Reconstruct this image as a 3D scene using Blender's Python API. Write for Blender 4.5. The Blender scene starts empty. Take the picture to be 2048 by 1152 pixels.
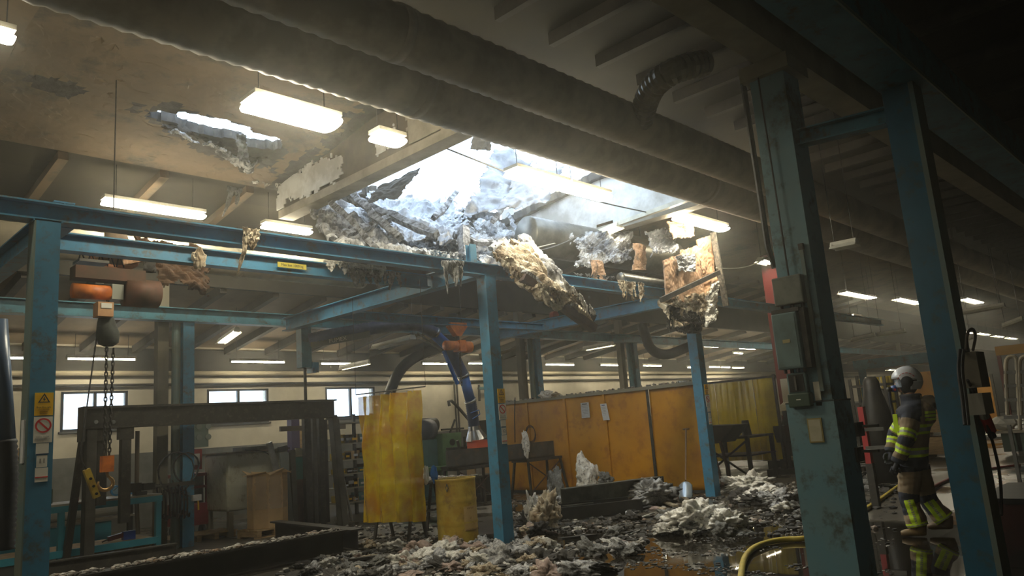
import bpy, bmesh, math, random
from mathutils import Vector, Matrix, noise
SC = bpy.context.scene
COL = SC.collection
# ---------------------------------------------------------------- camera
F_PX = 1518.19
PITCH, ROLL, YAW = math.radians(10.5269), math.radians(-4.3626), math.radians(46.2517)
CAM = Vector((0, 0, 1.55))
_fw = Vector((math.sin(YAW)*math.cos(PITCH), math.cos(YAW)*math.cos(PITCH), math.sin(PITCH)))
_rt = Vector((math.cos(YAW), -math.sin(YAW), 0)); _up = _rt.cross(_fw)
RT = _rt*math.cos(ROLL) + _up*math.sin(ROLL)
UP = -_rt*math.sin(ROLL) + _up*math.cos(ROLL)
FW = _fw
cd = bpy.data.cameras.new('camera'); cam = bpy.data.objects.new('camera', cd); COL.objects.link(cam)
cam.matrix_world = Matrix(((RT.x, UP.x, -FW.x, CAM.x), (RT.y, UP.y, -FW.y, CAM.y), (RT.z, UP.z, -FW.z, CAM.z), (0, 0, 0, 1)))
cd.sensor_width = 36; cd.lens = 36*F_PX/2048; cd.clip_start = .05; cd.clip_end = 300
SC.camera = cam
# ---------------------------------------------------------------- sky and exposure
SC.view_settings.view_transform = 'Standard'; SC.view_settings.look = 'None'
SC.view_settings.gamma = 1; SC.view_settings.exposure = 0.12
w = bpy.data.worlds.new('overcast_sky'); SC.world = w; w.use_nodes = True
nt = w.node_tree; nt.nodes.clear()
bg = nt.nodes.new('ShaderNodeBackground'); out = nt.nodes.new('ShaderNodeOutputWorld')
bg.inputs[0].default_value = (.62, .80, 1, 1); bg.inputs[1].default_value = 5.0
nt.links.new(bg.outputs[0], out.inputs[0])
DIFFUSER = 60.0
HAZE = .0068
TUBE = 90.0           # strength of the lit fluorescent tubes
try:
    SC.cycles.use_denoising = True; SC.cycles.max_bounces = 6; SC.cycles.diffuse_bounces = 3; SC.cycles.transparent_max_bounces = 8
    SC.cycles.sample_clamp_indirect = 6; SC.cycles.caustics_reflective = False; SC.cycles.caustics_refractive = False
    SC.cycles.volume_bounces = 0
except Exception: pass

# ---------------------------------------------------------------- pixel -> point on a chosen plane
def ray(x, y):
    return (RT*((x-1024)/F_PX) - UP*((y-576)/F_PX) + FW)
def at(x, y, ax, v):
    d = ray(x, y); i = 'xyz'.index(ax)
    return CAM + d*((v-CAM[i])/d[i])
def atd(x, y, dep): return CAM + ray(x, y)*dep
def atp(x, y, p, n):
    d = ray(x, y); n = Vector(n); p = Vector(p)
    return CAM + d*((p-CAM).dot(n)/d.dot(n))
V = Vector
# ---------------------------------------------------------------- materials
MATS = {}
def mat(name, c1, c2=None, scale=3., rough=.6, metal=0., bump=0., c3=None, detail=6., emit=0., lo=.4, hi=.62, rough2=None, alpha=1., trans=0., stretch=None, spec=None, scale2=None):
    if name in MATS: return MATS[name]
    m = bpy.data.materials.new(name); m.use_nodes = True; t = m.node_tree; b = t.nodes['Principled BSDF']
    b.inputs['Roughness'].default_value = rough; b.inputs['Metallic'].default_value = metal
    b.inputs['Base Color'].default_value = (*c1, 1)
    if spec is not None: b.inputs['Specular IOR Level'].default_value = spec
    if trans: b.inputs['Transmission Weight'].default_value = trans
    b.inputs['Alpha'].default_value = alpha
    if emit:
        b.inputs['Emission Color'].default_value = (*c1, 1); b.inputs['Emission Strength'].default_value = emit
    if c2 is not None or bump:
        tc = t.nodes.new('ShaderNodeTexCoord'); mp = t.nodes.new('ShaderNodeMapping'); t.links.new(tc.outputs['Object'], mp.inputs[0])
        if stretch: mp.inputs['Scale'].default_value = stretch
        n = t.nodes.new('ShaderNodeTexNoise'); n.inputs['Scale'].default_value = scale; n.inputs['Detail'].default_value = detail; n.inputs['Roughness'].default_value = .62
        t.links.new(mp.outputs[0], n.inputs[0])
    if c2 is not None:
        r = t.nodes.new('ShaderNodeValToRGB'); r.color_ramp.elements[0].position = lo; r.color_ramp.elements[1].position = hi
        r.color_ramp.elements[0].color = (*c1, 1); r.color_ramp.elements[1].color = (*c2, 1)
        t.links.new(n.outputs[0], r.inputs[0]); src = r.outputs[0]
        if c3 is not None:
            n2 = t.nodes.new('ShaderNodeTexNoise'); n2.inputs['Scale'].default_value = scale2 or scale*3.3; n2.inputs['Detail'].default_value = 8; n2.inputs['Roughness'].default_value = .7
            t.links.new(mp.outputs[0], n2.inputs[0])
            r2 = t.nodes.new('ShaderNodeValToRGB'); r2.color_ramp.elements[0].position = .52; r2.color_ramp.elements[1].position = .66
            t.links.new(n2.outputs[0], r2.inputs[0])
            mx = t.nodes.new('ShaderNodeMix'); mx.data_type = 'RGBA'
            t.links.new(r2.outputs[0], mx.inputs[0]); t.links.new(src, mx.inputs[6]); mx.inputs[7].default_value = (*c3, 1); src = mx.outputs[2]
        t.links.new(src, b.inputs['Base Color'])
        if rough2 is not None:
            mr = t.nodes.new('ShaderNodeMapRange'); t.links.new(n.outputs[0], mr.inputs[0])
            mr.inputs[1].default_value = lo; mr.inputs[2].default_value = hi; mr.inputs[3].default_value = rough; mr.inputs[4].default_value = rough2
            t.links.new(mr.outputs[0], b.inputs['Roughness'])
    if bump:
        bp = t.nodes.new('ShaderNodeBump'); bp.inputs['Strength'].default_value = bump; bp.inputs['Distance'].default_value = .03
        t.links.new(n.outputs[0], bp.inputs['Height']); t.links.new(bp.outputs[0], b.inputs['Normal'])
    MATS[name] = m; return m

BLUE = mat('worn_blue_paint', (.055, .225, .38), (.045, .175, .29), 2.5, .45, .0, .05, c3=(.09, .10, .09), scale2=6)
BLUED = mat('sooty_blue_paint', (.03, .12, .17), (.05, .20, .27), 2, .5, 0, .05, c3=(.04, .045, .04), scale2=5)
BLUEP = mat('grimy_blue_pillar', (.12, .25, .30), (.15, .25, .27), 1.6, .55, 0, .08, c3=(.06, .07, .055), scale2=3.5)
GREYPOST = mat('dust_greyed_blue_steel', (.15, .17, .14), (.11, .19, .20), 2, .55, 0, .05)
CREAM = mat('cream_painted_concrete', (.36, .32, .23), (.27, .24, .17), 1.5, .8, 0, .1)
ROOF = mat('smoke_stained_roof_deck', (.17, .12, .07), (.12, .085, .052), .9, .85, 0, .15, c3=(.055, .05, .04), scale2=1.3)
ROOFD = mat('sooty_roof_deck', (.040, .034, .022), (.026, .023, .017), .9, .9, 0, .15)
RIB = mat('dark_roof_purlin', (.035, .03, .024), (.06, .05, .04), 3, .8)
RIBL = mat('light_roof_rib', (.30, .25, .17), (.2, .17, .12), 3, .8)
DUCT = mat('spiral_duct_zinc', (.42, .36, .25), (.28, .24, .17), 2, .5, .0, .1)
DUCTL = mat('pale_lagged_duct', (.45, .40, .29), (.3, .27, .2), 2, .7)
WALLW = mat('off_white_wall', (.62, .56, .43), (.50, .45, .34), 1.0, .85, 0, .05)
WALLG = mat('grey_wainscot', (.16, .16, .145), (.10, .10, .09), 2, .7)
DARKW = mat('dark_hall_wall', (.05, .045, .035), (.03, .028, .022), 1, .9)
BLACK = mat('black_iron', (.012, .012, .012), (.03, .027, .022), 4, .5, .2)
STEEL = mat('bare_grey_steel', (.13, .125, .11), (.08, .075, .065), 3, .5, .5, .1)
STEELD = mat('dark_mill_steel', (.055, .052, .045), (.035, .032, .028), 3, .55, .3, .1, c3=(.09, .08, .065))
GALV = mat('galvanised_steel', (.42, .43, .42), (.3, .3, .29), 4, .35, .7)
CHROME = mat('polished_metal', (.6, .6, .6), None, 1, .18, 1)
ORANGE = mat('hoist_orange', (.75, .22, .04), (.45, .12, .03), 5, .5, 0, .05)
RED = mat('red_enamel', (.40, .03, .03), (.25, .025, .02), 3, .5)
REDD = mat('dull_dark_red', (.20, .018, .02), (.14, .015, .015), 1, .6)
YPANEL = mat('ochre_panel', (.60, .275, .006), (.49, .21, .005), 1.1, .5, 0, .05, c3=(.40, .16, .012), scale2=2.2)
YDRUM = mat('scuffed_yellow_paint', (.52, .38, .06), (.42, .26, .025), 4, .5, 0, .05, c3=(.30, .19, .05), scale2=5)
YSIGN = mat('sign_yellow', (.85, .50, .01), None, 1, .5)
WHITE = mat('sign_white', (.72, .70, .62), None, 1, .6)
PAPER = mat('paper', (.66, .67, .68), (.58, .58, .58), 12, .7)
INK = mat('black_ink', (.02, .02, .02), None, 1, .7)
INKG = mat('grey_ink', (.3, .3, .3), None, 1, .7)
INKR = mat('red_ink', (.6, .03, .03), None, 1, .6)
INKB = mat('brown_ink', (.2, .1, .02), None, 1, .6)
LAMPW = mat('white_lamp_body', (.65, .62, .5), (.5, .47, .38), 4, .4)
CARD = mat('brown_cardboard', (.62, .42, .20), (.52, .35, .17), 3, .8)
WOOD = mat('pallet_wood', (.45, .31, .15), (.32, .21, .1), 5, .8, stretch=(1, 1, 6))
GREYG = mat('grey_green_enamel', (.46, .45, .34), (.38, .37, .28), 1.5, .5, c3=(.28, .23, .15))
GREEN = mat('machine_green', (.16, .30, .13), (.12, .23, .10), 3, .5)
TEAL = mat('machine_teal', (.06, .17, .17), (.05, .13, .13), 3, .5)
BLUEH = mat('bright_blue_tube', (.02, .13, .48), (.015, .10, .36), 3, .35)
HOSEB = mat('dark_blue_hose', (.02, .035, .09), (.03, .05, .12), 6, .45, 0, .2)
HOSEY = mat('yellow_fire_hose', (.55, .42, .06), (.42, .32, .05), 5, .5)
RUBBER = mat('black_rubber', (.015, .015, .015), None, 1, .6)
ASH = mat('ash_and_mineral_wool', (.50, .50, .50), (.07, .07, .075), 2.6, .95, 0, .9, c3=(.035, .035, .035), detail=10, lo=.42, hi=.6)
WOOLW = mat('white_mineral_wool', (.80, .78, .73), (.50, .48, .43), 5, 1, 0, .9, c3=(.12, .11, .10), detail=10, lo=.45, hi=.7)
WOOLG = mat('grey_mineral_wool', (.27, .27, .26), (.13, .13, .125), 6, 1, 0, .9, c3=(.05, .05, .05), detail=10)
WOOLB = mat('scorched_brown_wool', (.30, .22, .14), (.60, .54, .42), 5, 1, 0, .8, c3=(.06, .045, .03), detail=10)
CHAR = mat('charred_board', (.018, .016, .014), (.05, .045, .04), 6, .8, 0, .6, detail=9)
PLY = mat('scorched_tan_board', (.48, .29, .17), (.34, .20, .12), 3, .8, 0, .3, c3=(.07, .045, .03), scale2=4)
RUST = mat('rusty_joist', (.10, .055, .04), (.05, .03, .025), 6, .7, .2, .2)
FOIL = mat('crumpled_foil_sheet', (.30, .31, .33), (.13, .135, .15), 2, .4, .2, .15, c3=(.09, .09, .1), scale2=3)
PINK = mat('pinkish_board_shard', (.34, .25, .21), (.22, .17, .15), 6, .9, 0, .4)
GLASSY = mat('window_pane', (.75, .85, .95), None, 1, .08, 0, alpha=.22)
CYAN = mat('cyan_paint_bench', (.04, .30, .40), (.035, .24, .32), 2.5, .5)
BENCH = mat('worn_bench_top', (.35, .31, .24), (.25, .22, .17), 3, .6)

# ---------------------------------------------------------------- mesh builder (world coordinates)
class MB:
    def __init__(s): s.v = []; s.f = []; s.m = []; s.cur = 0
    def add(s, vs, fs):
        o = len(s.v); s.v += [V(p) for p in vs]; s.f += [tuple(i+o for i in f) for f in fs]; s.m += [s.cur]*len(fs); return s
    def box(s, c, d, rz=0, rot=None):
        M = rot if rot else Matrix.Rotation(rz, 3, 'Z'); c = V(c)
        vs = [c + M @ V((x*d[0]/2, y*d[1]/2, z*d[2]/2)) for x in (-1, 1) for y in (-1, 1) for z in (-1, 1)]
        return s.add(vs, [(0, 1, 3, 2), (4, 6, 7, 5), (0, 4, 5, 1), (2, 3, 7, 6), (0, 2, 6, 4), (1, 5, 7, 3)])
    def bb(s, x0, x1, y0, y1, z0, z1): return s.box(((x0+x1)/2, (y0+y1)/2, (z0+z1)/2), (abs(x1-x0), abs(y1-y0), abs(z1-z0)))
    def frame(s, p0, p1, up=(0, 0, 1)):
        d = (V(p1)-V(p0)); L = d.length; d.normalize(); u = V(up)
        if abs(d.dot(u.normalized())) > .98: u = V((0, 1, 0)) if abs(d.y) < .9 else V((1, 0, 0))
        r = d.cross(u).normalized(); u = r.cross(d).normalized(); return d, r, u, L
    def bar(s, p0, p1, w, h, up=(0, 0, 1)):
        d, r, u, L = s.frame(p0, p1, up); p0 = V(p0); p1 = V(p1)
        vs = [p + r*(a*w/2) + u*(b*h/2) for p in (p0, p1) for a, b in ((-1, -1), (1, -1), (1, 1), (-1, 1))]
        return s.add(vs, [(3, 2, 1, 0), (4, 5, 6, 7), (0, 1, 5, 4), (1, 2, 6, 5), (2, 3, 7, 6), (3, 0, 4, 7)])
    def ib(s, p0, p1, w, h, tf=.016, tw=.012, up=(0, 0, 1)):
        d, r, u, L = s.frame(p0, p1, up); p0 = V(p0); p1 = V(p1)
        for c, a, b in ((u*(h/2-tf/2), w, tf), (-u*(h/2-tf/2), w, tf), (V((0, 0, 0)), tw, h-2*tf)): s.bar(p0+c, p1+c, a, b, u)
        return s
    def ch(s, p0, p1, w, h, t=.01, up=(0, 0, 1), side=1):
        d, r, u, L = s.frame(p0, p1, up); p0 = V(p0); p1 = V(p1)
        for c, a, b in ((u*(h/2-t/2), w, t), (-u*(h/2-t/2), w, t), (r*(side*(w/2-t/2)), t, h)): s.bar(p0+c, p1+c, a, b, u)
        return s
    def tube(s, path, r, n=10, cap=True, flat=1., up=(0, 0, 1)):
        P = [V(p) for p in path]; N = len(P); rs = r if isinstance(r, (list, tuple)) else [r]*N
        o = len(s.v); last = None
        for i, p in enumerate(P):
            t = (P[min(i+1, N-1)]-P[max(i-1, 0)])
            t = t.normalized() if t.length > 1e-9 else V((0, 0, 1))
            if last is None:
                a = V(up)
                if abs(t.dot(a)) > .95: a = V((1, 0, 0))
                x = t.cross(a).normalized()
            else:
                x = last - t*last.dot(t); x = x.normalized() if x.length > 1e-6 else t.orthogonal().normalized()
            last = x; y = t.cross(x)
            for k in range(n):
                a = 2*math.pi*k/n; s.v.append(p + x*(math.cos(a)*rs[i]) + y*(math.sin(a)*rs[i]*flat))
        fs = [(o+i*n+k, o+i*n+(k+1) % n, o+(i+1)*n+(k+1) % n, o+(i+1)*n+k) for i in range(N-1) for k in range(n)]
        if cap: fs += [tuple(o+k for k in range(n))[::-1], tuple(o+(N-1)*n+k for k in range(n))]
        s.f += fs; s.m += [s.cur]*len(fs); return s
    def cyl(s, p0, p1, r0, r1=None, n=16, cap=True): return s.tube([p0, p1], [r0, r0 if r1 is None else r1], n, cap)
    def corr(s, path, r, step=.05, amp=.012, n=20, cap=True):
        P = resample(path, step/2); return s.tube(P, [r + (amp if i % 2 else 0) for i in range(len(P))], n, cap)
    def prism(s, pts, d):
        n = len(pts); d = V(d); P = [V(p) for p in pts]
        return s.add(P+[p+d for p in P], [tuple(range(n))[::-1], tuple(range(n, 2*n))]+[(i, (i+1) % n, n+(i+1) % n, n+i) for i in range(n)])
    def grid(s, fn, nu, nv, keep=None):
        o = len(s.v)
        for j in range(nv+1):
            for i in range(nu+1): s.v.append(V(fn(i/nu, j/nv)))
        for j in range(nv):
            for i in range(nu):
                if keep is None or keep((i+.5)/nu, (j+.5)/nv):
                    a = o+j*(nu+1)+i; s.f.append((a, a+1, a+nu+2, a+nu+1)); s.m.append(s.cur)
        return s
    def lump(s, c, d, seed=0, sub=2, amp=.35, fr=1.6, rz=0):
        bm = bmesh.new(); bmesh.ops.create_icosphere(bm, subdivisions=sub, radius=1)
        c = V(c); R = Matrix.Rotation(rz, 3, 'Z'); sd = V((seed*3.7, seed*1.3, seed*2.1)); vs = []
        for v in bm.verts:
            q = v.co*fr+sd
            k = 1+amp*(noise.noise(q)*1.4 + noise.noise(q*2.7)*.7 + (noise.noise(q*6)*.42 + noise.noise(q*13)*.25 if sub > 2 else 0))
            p = v.co*k; vs.append(c + R @ V((p.x*d[0], p.y*d[1], p.z*d[2])))
        fs = [tuple(v.index for v in f.verts) for f in bm.faces]; bm.free(); return s.add(vs, fs)
    def build(s, name, mats, parent=None, smooth=False, origin=None, solid=0., mods=None):
        if not s.v: s.box((0, 0, 0), (.01, .01, .01))
        me = bpy.data.meshes.new(name)
        if parent is not None: o0 = V(parent.get('_org', (0, 0, 0)))
        elif origin is not None: o0 = V(origin)
        else:
            zs = min(p.z for p in s.v); n = len(s.v)
            o0 = V((sum(p.x for p in s.v)/n, sum(p.y for p in s.v)/n, zs))
        me.from_pydata([p-o0 for p in s.v], [], s.f)
        for m in (mats if isinstance(mats, (list, tuple)) else [mats]): me.materials.append(m)
        if any(s.m): me.polygons.foreach_set('material_index', s.m)
        bm = bmesh.new(); bm.from_mesh(me)
        lo = [v for v in bm.verts if not v.link_faces]
        if lo: bmesh.ops.delete(bm, geom=lo, context='VERTS')
        if not solid: bmesh.ops.recalc_face_normals(bm, faces=bm.faces[:])
        bm.to_mesh(me); bm.free()
        if smooth: me.polygons.foreach_set('use_smooth', [True]*len(me.polygons))
        me.update()
        ob = bpy.data.objects.new(name, me); COL.objects.link(ob)
        if parent is not None: ob.parent = parent; ob['_org'] = tuple(o0)
        else: ob.location = o0; ob['_org'] = tuple(o0)
        if solid:
            md = ob.modifiers.new('thickness', 'SOLIDIFY'); md.thickness = solid; md.offset = 0
        return ob
def resample(path, step):
    P = [V(p) for p in path]; out = [P[0]]
    for a, b in zip(P, P[1:]):
        n = max(1, round((b-a).length/step))
        out += [a.lerp(b, k/n) for k in range(1, n+1)]
    return out
def smoothpath(P, k=3):
    P = [V(p) for p in P]
    for _ in range(k):
        Q = [P[0]]
        for a, b in zip(P, P[1:]): Q += [a.lerp(b, .25), a.lerp(b, .75)]
        P = Q+[P[-1]]
    return P
def tag(o, label, cat, group=None, kind=None):
    if label: o['label'] = label
    if cat: o['category'] = cat
    if group: o['group'] = group
    if kind: o['kind'] = kind
    return o
def thing(name, label, cat, org, group=None):
    o = bpy.data.objects.new(name, None); COL.objects.link(o); o.location = V(org); o['_org'] = tuple(V(org)); o.empty_display_size = .1
    return tag(o, label, cat, group)
def struct(o): o['kind'] = 'structure'; return o
def kids(o): return [c for c in bpy.data.objects if c.parent == o]
def inframe(*pts):
    for p in pts:
        d = V(p)-CAM; z = d.dot(FW)
        if z > .1 and abs(d.dot(RT)/z*F_PX) < 1060 and abs(d.dot(UP)/z*F_PX) < 620: return True
    return False
def dup(o, loc=None, rz=None, label=None, parent=None):
    c = o.copy(); COL.objects.link(c)
    if parent is not None: c.parent = parent
    for k in kids(o): dup(k, parent=c)
    if loc is not None: c.location = V(loc)
    if rz is not None: c.rotation_euler.z = rz
    if label: c['label'] = label
    return c
def text(name, body, size, loc, xdir, ydir, m, parent, label=None, squash=1.):
    cu = bpy.data.curves.new(name, 'FONT'); cu.body = body; cu.size = size; cu.align_x = 'CENTER'; cu.align_y = 'CENTER'; cu.extrude = .0006
    t = bpy.data.objects.new('tmp', cu); COL.objects.link(t); dg = bpy.context.evaluated_depsgraph_get()
    me = bpy.data.meshes.new_from_object(t.evaluated_get(dg)); bpy.data.objects.remove(t)
    x = V(xdir).normalized(); y = V(ydir).normalized(); z = x.cross(y)
    o0 = V(parent['_org']); M = Matrix(((x.x*squash, y.x, z.x, loc[0]-o0.x), (x.y*squash, y.y, z.y, loc[1]-o0.y), (x.z*squash, y.z, z.z, loc[2]-o0.z), (0, 0, 0, 1)))
    me.transform(M); me.materials.clear(); me.materials.append(m)
    ob = bpy.data.objects.new(name, me); COL.objects.link(ob); ob.parent = parent; ob['_org'] = tuple(o0)
    if label: ob['label'] = label
    return ob
def tatters(name, mats, A, B_, drop, n=8, w=.09, seed=0, parent=None, thick=.006, amp=.03):
    """torn strips hanging from the line A-B_, of unequal length"""
    rr = random.Random(seed); A = V(A); B_ = V(B_); mb = MB(); d = (B_-A).normalized(); nn = d.cross(V((0, 0, 1))).normalized()
    for i in range(n):
        c = A.lerp(B_, (i+.5+rr.uniform(-.3, .3))/n); L = drop*rr.uniform(.35, 1.15); ww = w*rr.uniform(.5, 1.4); tw = rr.uniform(-.8, .8); sd = rr.uniform(0, 50); off = rr.uniform(-.03, .03); lean = rr.uniform(-.25, .25)
        def fn(u, v, c=c, L=L, ww=ww, tw=tw, sd=sd, off=off, lean=lean):
            k = (1-v)**.6*(1+.5*noise.noise(V((sd, v*5, u*2))))+.12
            a = tw*v; x = (u-.5)*ww*k
            return c+d*(x*math.cos(a)+lean*L*v*v)+nn*(x*math.sin(a)+off+amp*noise.noise(V((u*3+sd, v*5, 1)))+amp*.5*noise.noise(V((u*9+sd, v*14, 1))))-V((0, 0, L*v+.03*noise.noise(V((sd+u*7, v*3, 2)))))
        mb.grid(fn, 6, 18)
    return mb.build(name, mats, parent, False, solid=thick)
random.seed(7)
R_ = random.Random(11)
def nz(p, k=1.): return noise.noise(V(p)*k)
def sheet(name, mats, P, nu=40, nv=40, amp=.12, fr=1.3, edge=.12, holes=0., seed=0, thick=.03, parent=None, smooth=False, sag=0., fine=.25):
    """a torn panel between four corner points (bottom left, bottom right, top right, top left)"""
    A, B, C_, D = [V(p) for p in P]; n = (B-A).cross(D-A).normalized(); sd = V((seed*7.1, seed*3.3, 0))
    L1 = (B-A).length; L2 = (D-A).length
    def fn(u, v):
        p = A.lerp(B, u).lerp(D.lerp(C_, u), v)
        q = V((u*L1, v*L2, 0))+sd
        h = noise.noise(q*fr)*amp + noise.noise(q*fr*2.6)*amp*.35 + noise.noise(q*fr*9)*amp*fine - abs(noise.noise(V((q.x*fr*1.3, q.y*fr*2.6, 9))))*amp*.6
        return p + n*h - V((0, 0, 1))*sag*(math.sin(math.pi*u)*math.sin(math.pi*v))
    def keep(u, v):
        q = V((u*L1, v*L2, 5))+sd
        e = min(u, 1-u)*L1, min(v, 1-v)*L2
        t = edge*(.75+1.8*noise.noise(q*2.3)+1.3*noise.noise(q*7)+.8*noise.noise(q*17))
        if min(e) < t: return False
        if holes and noise.noise(q*1.1)+.4*noise.noise(q*4.) > 1-holes: return False
        return True
    mb = MB().grid(fn, nu, nv, keep)
    return mb.build(name, mats, parent, smooth, solid=thick)
# ================================================================= the setting
def mkfloor():
    m = bpy.data.materials.new('wet_concrete_floor'); m.use_nodes = True; t = m.node_tree; b = t.nodes['Principled BSDF']
    tc = t.nodes.new('ShaderNodeTexCoord')
    def nn(sc, det, ro=.6):
        n = t.nodes.new('ShaderNodeTexNoise'); n.inputs['Scale'].default_value = sc; n.inputs['Detail'].default_value = det; n.inputs['Roughness'].default_value = ro
        t.links.new(tc.outputs['Object'], n.inputs[0]); return n
    def ramp(n, a, ca, bb_, cb):
        r = t.nodes.new('ShaderNodeValToRGB'); r.color_ramp.elements[0].position = a; r.color_ramp.elements[1].position = bb_
        r.color_ramp.elements[0].color = ca; r.color_ramp.elements[1].color = cb; t.links.new(n.outputs[0], r.inputs[0]); return r
    n1 = nn(.35, 4); n2 = nn(3, 9, .7)
    # standing water: noise plus one big pool around the hose
    sx = t.nodes.new('ShaderNodeVectorMath'); sx.operation = 'DISTANCE'; t.links.new(tc.outputs['Object'], sx.inputs[0]); sx.inputs[1].default_value = (8.0-34, 4.7-3.25, 0)
    ms = t.nodes.new('ShaderNodeMapRange'); t.links.new(sx.outputs['Value'], ms.inputs[0]); ms.inputs[1].default_value = 2.0; ms.inputs[2].default_value = 4.0; ms.inputs[3].default_value = -.2; ms.inputs[4].default_value = .0
    ad = t.nodes.new('ShaderNodeMath'); ad.operation = 'ADD'; t.links.new(n1.outputs[0], ad.inputs[0]); t.links.new(ms.outputs[0], ad.inputs[1])
    wet = ramp(ad, .40, (0, 0, 0, 1), .50, (1, 1, 1, 1))
    colr = ramp(n2, .35, (.045, .04, .032, 1), .7, (.12, .105, .08, 1))
    mxx = t.nodes.new('ShaderNodeMix'); mxx.data_type = 'RGBA'; t.links.new(wet.outputs[0], mxx.inputs[0]); mxx.inputs[6].default_value = (.014, .012, .009, 1); t.links.new(colr.outputs[0], mxx.inputs[7])
    t.links.new(mxx.outputs[2], b.inputs['Base Color']); b.inputs['Specular IOR Level'].default_value = .9
    mr = t.nodes.new('ShaderNodeMapRange'); t.links.new(wet.outputs[0], mr.inputs[0]); mr.inputs[3].default_value = .02; mr.inputs[4].default_value = .30
    t.links.new(mr.outputs[0], b.inputs['Roughness'])
    bp = t.nodes.new('ShaderNodeBump'); bp.inputs['Strength'].default_value = .12; bp.inputs['Distance'].default_value = .02
    mu = t.nodes.new('ShaderNodeMath'); mu.operation = 'MULTIPLY'; t.links.new(n2.outputs[0], mu.inputs[0]); t.links.new(wet.outputs[0], mu.inputs[1])
    t.links.new(mu.outputs[0], bp.inputs['Height']); t.links.new(bp.outputs[0], b.inputs['Normal'])
    return m
FLOOR = mkfloor()
X0, X1, Y0, Y1 = -7, 75, -12, 18.5
struct(MB().bb(X0-.3, X1+.3, Y0-.3, Y1+.3, -.2, 0).build('floor', FLOOR, origin=(34, 3.25, 0)))
# left wall with three windows
WINS = [(5.02, 6.38), (8.22, 9.85), (11.55, 13.2)]; WZ0, WZ1 = 2.22, 3.08
mb = MB(); xs = X0
for a, b in WINS: mb.bb(xs, a, Y1, Y1+.3, 0, 4.3); mb.bb(a, b, Y1, Y1+.3, 0, WZ0); mb.bb(a, b, Y1, Y1+.3, WZ1, 4.3); xs = b
mb.bb(xs, X1, Y1, Y1+.3, 0, 4.3)
struct(mb.build('wall_left', WALLW))
for i, (a, b) in enumerate(WINS):
    t = thing('window_%d' % (i+1), None, None, ((a+b)/2, Y1+.05, WZ0)); struct(t); mid = (a+b)/2
    m = MB()
    for x in (a+.025, mid, b-.025): m.bb(x-.03, x+.03, Y1+.0, Y1+.08, WZ0, WZ1)
    m.bb(a, b, Y1, Y1+.08, WZ0, WZ0+.05); m.bb(a, b, Y1, Y1+.08, WZ1-.05, WZ1)
    m.build('window_frame', BLACK, t)
    MB().bb(a+.02, b-.02, Y1+.03, Y1+.04, WZ0+.02, WZ1-.02).build('pane', GLASSY, t)
    MB().bb(a-.04, b+.04, Y1-.05, Y1+.02, WZ0-.04, WZ0).build('window_sill', STEEL, t)
struct(MB().bb(X0, X1, Y1-.025, Y1, 0, 1.66).build('trim_1', WALLG))
struct(MB().bb(X0, X1, Y1-.06, Y1, 3.5, 4.05).build('trim_2', DARKW))
struct(MB().bb(X1, X1+.3, Y0, Y1, 0, 6.7).build('wall_far', DARKW))
struct(MB().bb(X0-.3, X0, Y0, Y1, 0, 6.7).build('wall_near', DARKW))
struct(MB().bb(X0, X1, Y0-.3, Y0, 0, 6.7).build('wall_right', DARKW))
# roof: high bay with the burnt hole, low aisle beyond the column row
def rz(y): return 6.5 if y < 9 else 6.5-(y-9)*.13
def holed(x, y):
    n = noise.noise(V((x*1.1, y*1.1, 3)))*.55 + noise.noise(V((x*3.7, y*3.7, 9)))*.22
    if 6.75 < x < 12.0 and 7.2+n*.6 < y < 11.6+n: return True
    if (x-4.72)**2/.62**2+(y-10.32)**2/.27**2 < 1+n*1.3: return True
    if (x-5.5)**2/.34**2+(y-10.42)**2/.22**2 < 1+n: return True
    if (x-3.98)**2/.2**2+(y-10.35)**2/.12**2 < 1+n*1.5: return True
    return False
def roofpart(x0, x1, y0, y1, step, name, m, hole=False):
    nu = max(1, round((x1-x0)/step)); nv = max(1, round((y1-y0)/step))
    def fn(u, v):
        x = x0+(x1-x0)*u; y = y0+(y1-y0)*v; z = rz(y)
        if hole and 0 < u < 1 and 0 < v < 1: q = V((x*9, y*9, 0)); x += .07*noise.noise(q); y += .07*noise.noise(q+V((7, 7, 7)))
        return (x, y, z)
    k = (lambda u, v: not holed(x0+(x1-x0)*u, y0+(y1-y0)*v)) if hole else None
    mb = MB().grid(fn, nu, nv, k)
    if hole:
        for i, f in enumerate(mb.f):
            c = mb.v[f[0]]; n = .5*noise.noise(V((c.x*1.7, c.y*1.7, 4)))+.3*noise.noise(V((c.x*5, c.y*5, 4)))
            if ((c.x-4.95)/1.25)**2+((c.y-10.55-(c.x-4.95)*.28)/.52)**2 < 1+n*1.6 or (6.3+n*.6 < c.x < 12.5+n and 6.9 < c.y < 11.9+n) or ((c.x-2.6)/.35)**2+((c.y-10.2)/.2)**2 < 1+n: mb.m[i] = 1
    o = mb.build(name, [m, CHAR] if hole else m, solid=.16); struct(o); return o
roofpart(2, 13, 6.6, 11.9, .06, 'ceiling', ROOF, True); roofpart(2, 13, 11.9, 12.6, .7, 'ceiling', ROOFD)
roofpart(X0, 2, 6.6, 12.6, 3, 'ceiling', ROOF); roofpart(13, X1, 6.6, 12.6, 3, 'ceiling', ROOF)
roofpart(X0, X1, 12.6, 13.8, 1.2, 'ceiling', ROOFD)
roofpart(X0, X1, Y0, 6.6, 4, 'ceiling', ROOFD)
struct(MB().bb(X0, X1, 13.78, 13.9, 4.62, 5.95).build('trim_3', DARKW))
def az(y): return 4.62-(y-13.8)*.128
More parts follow.
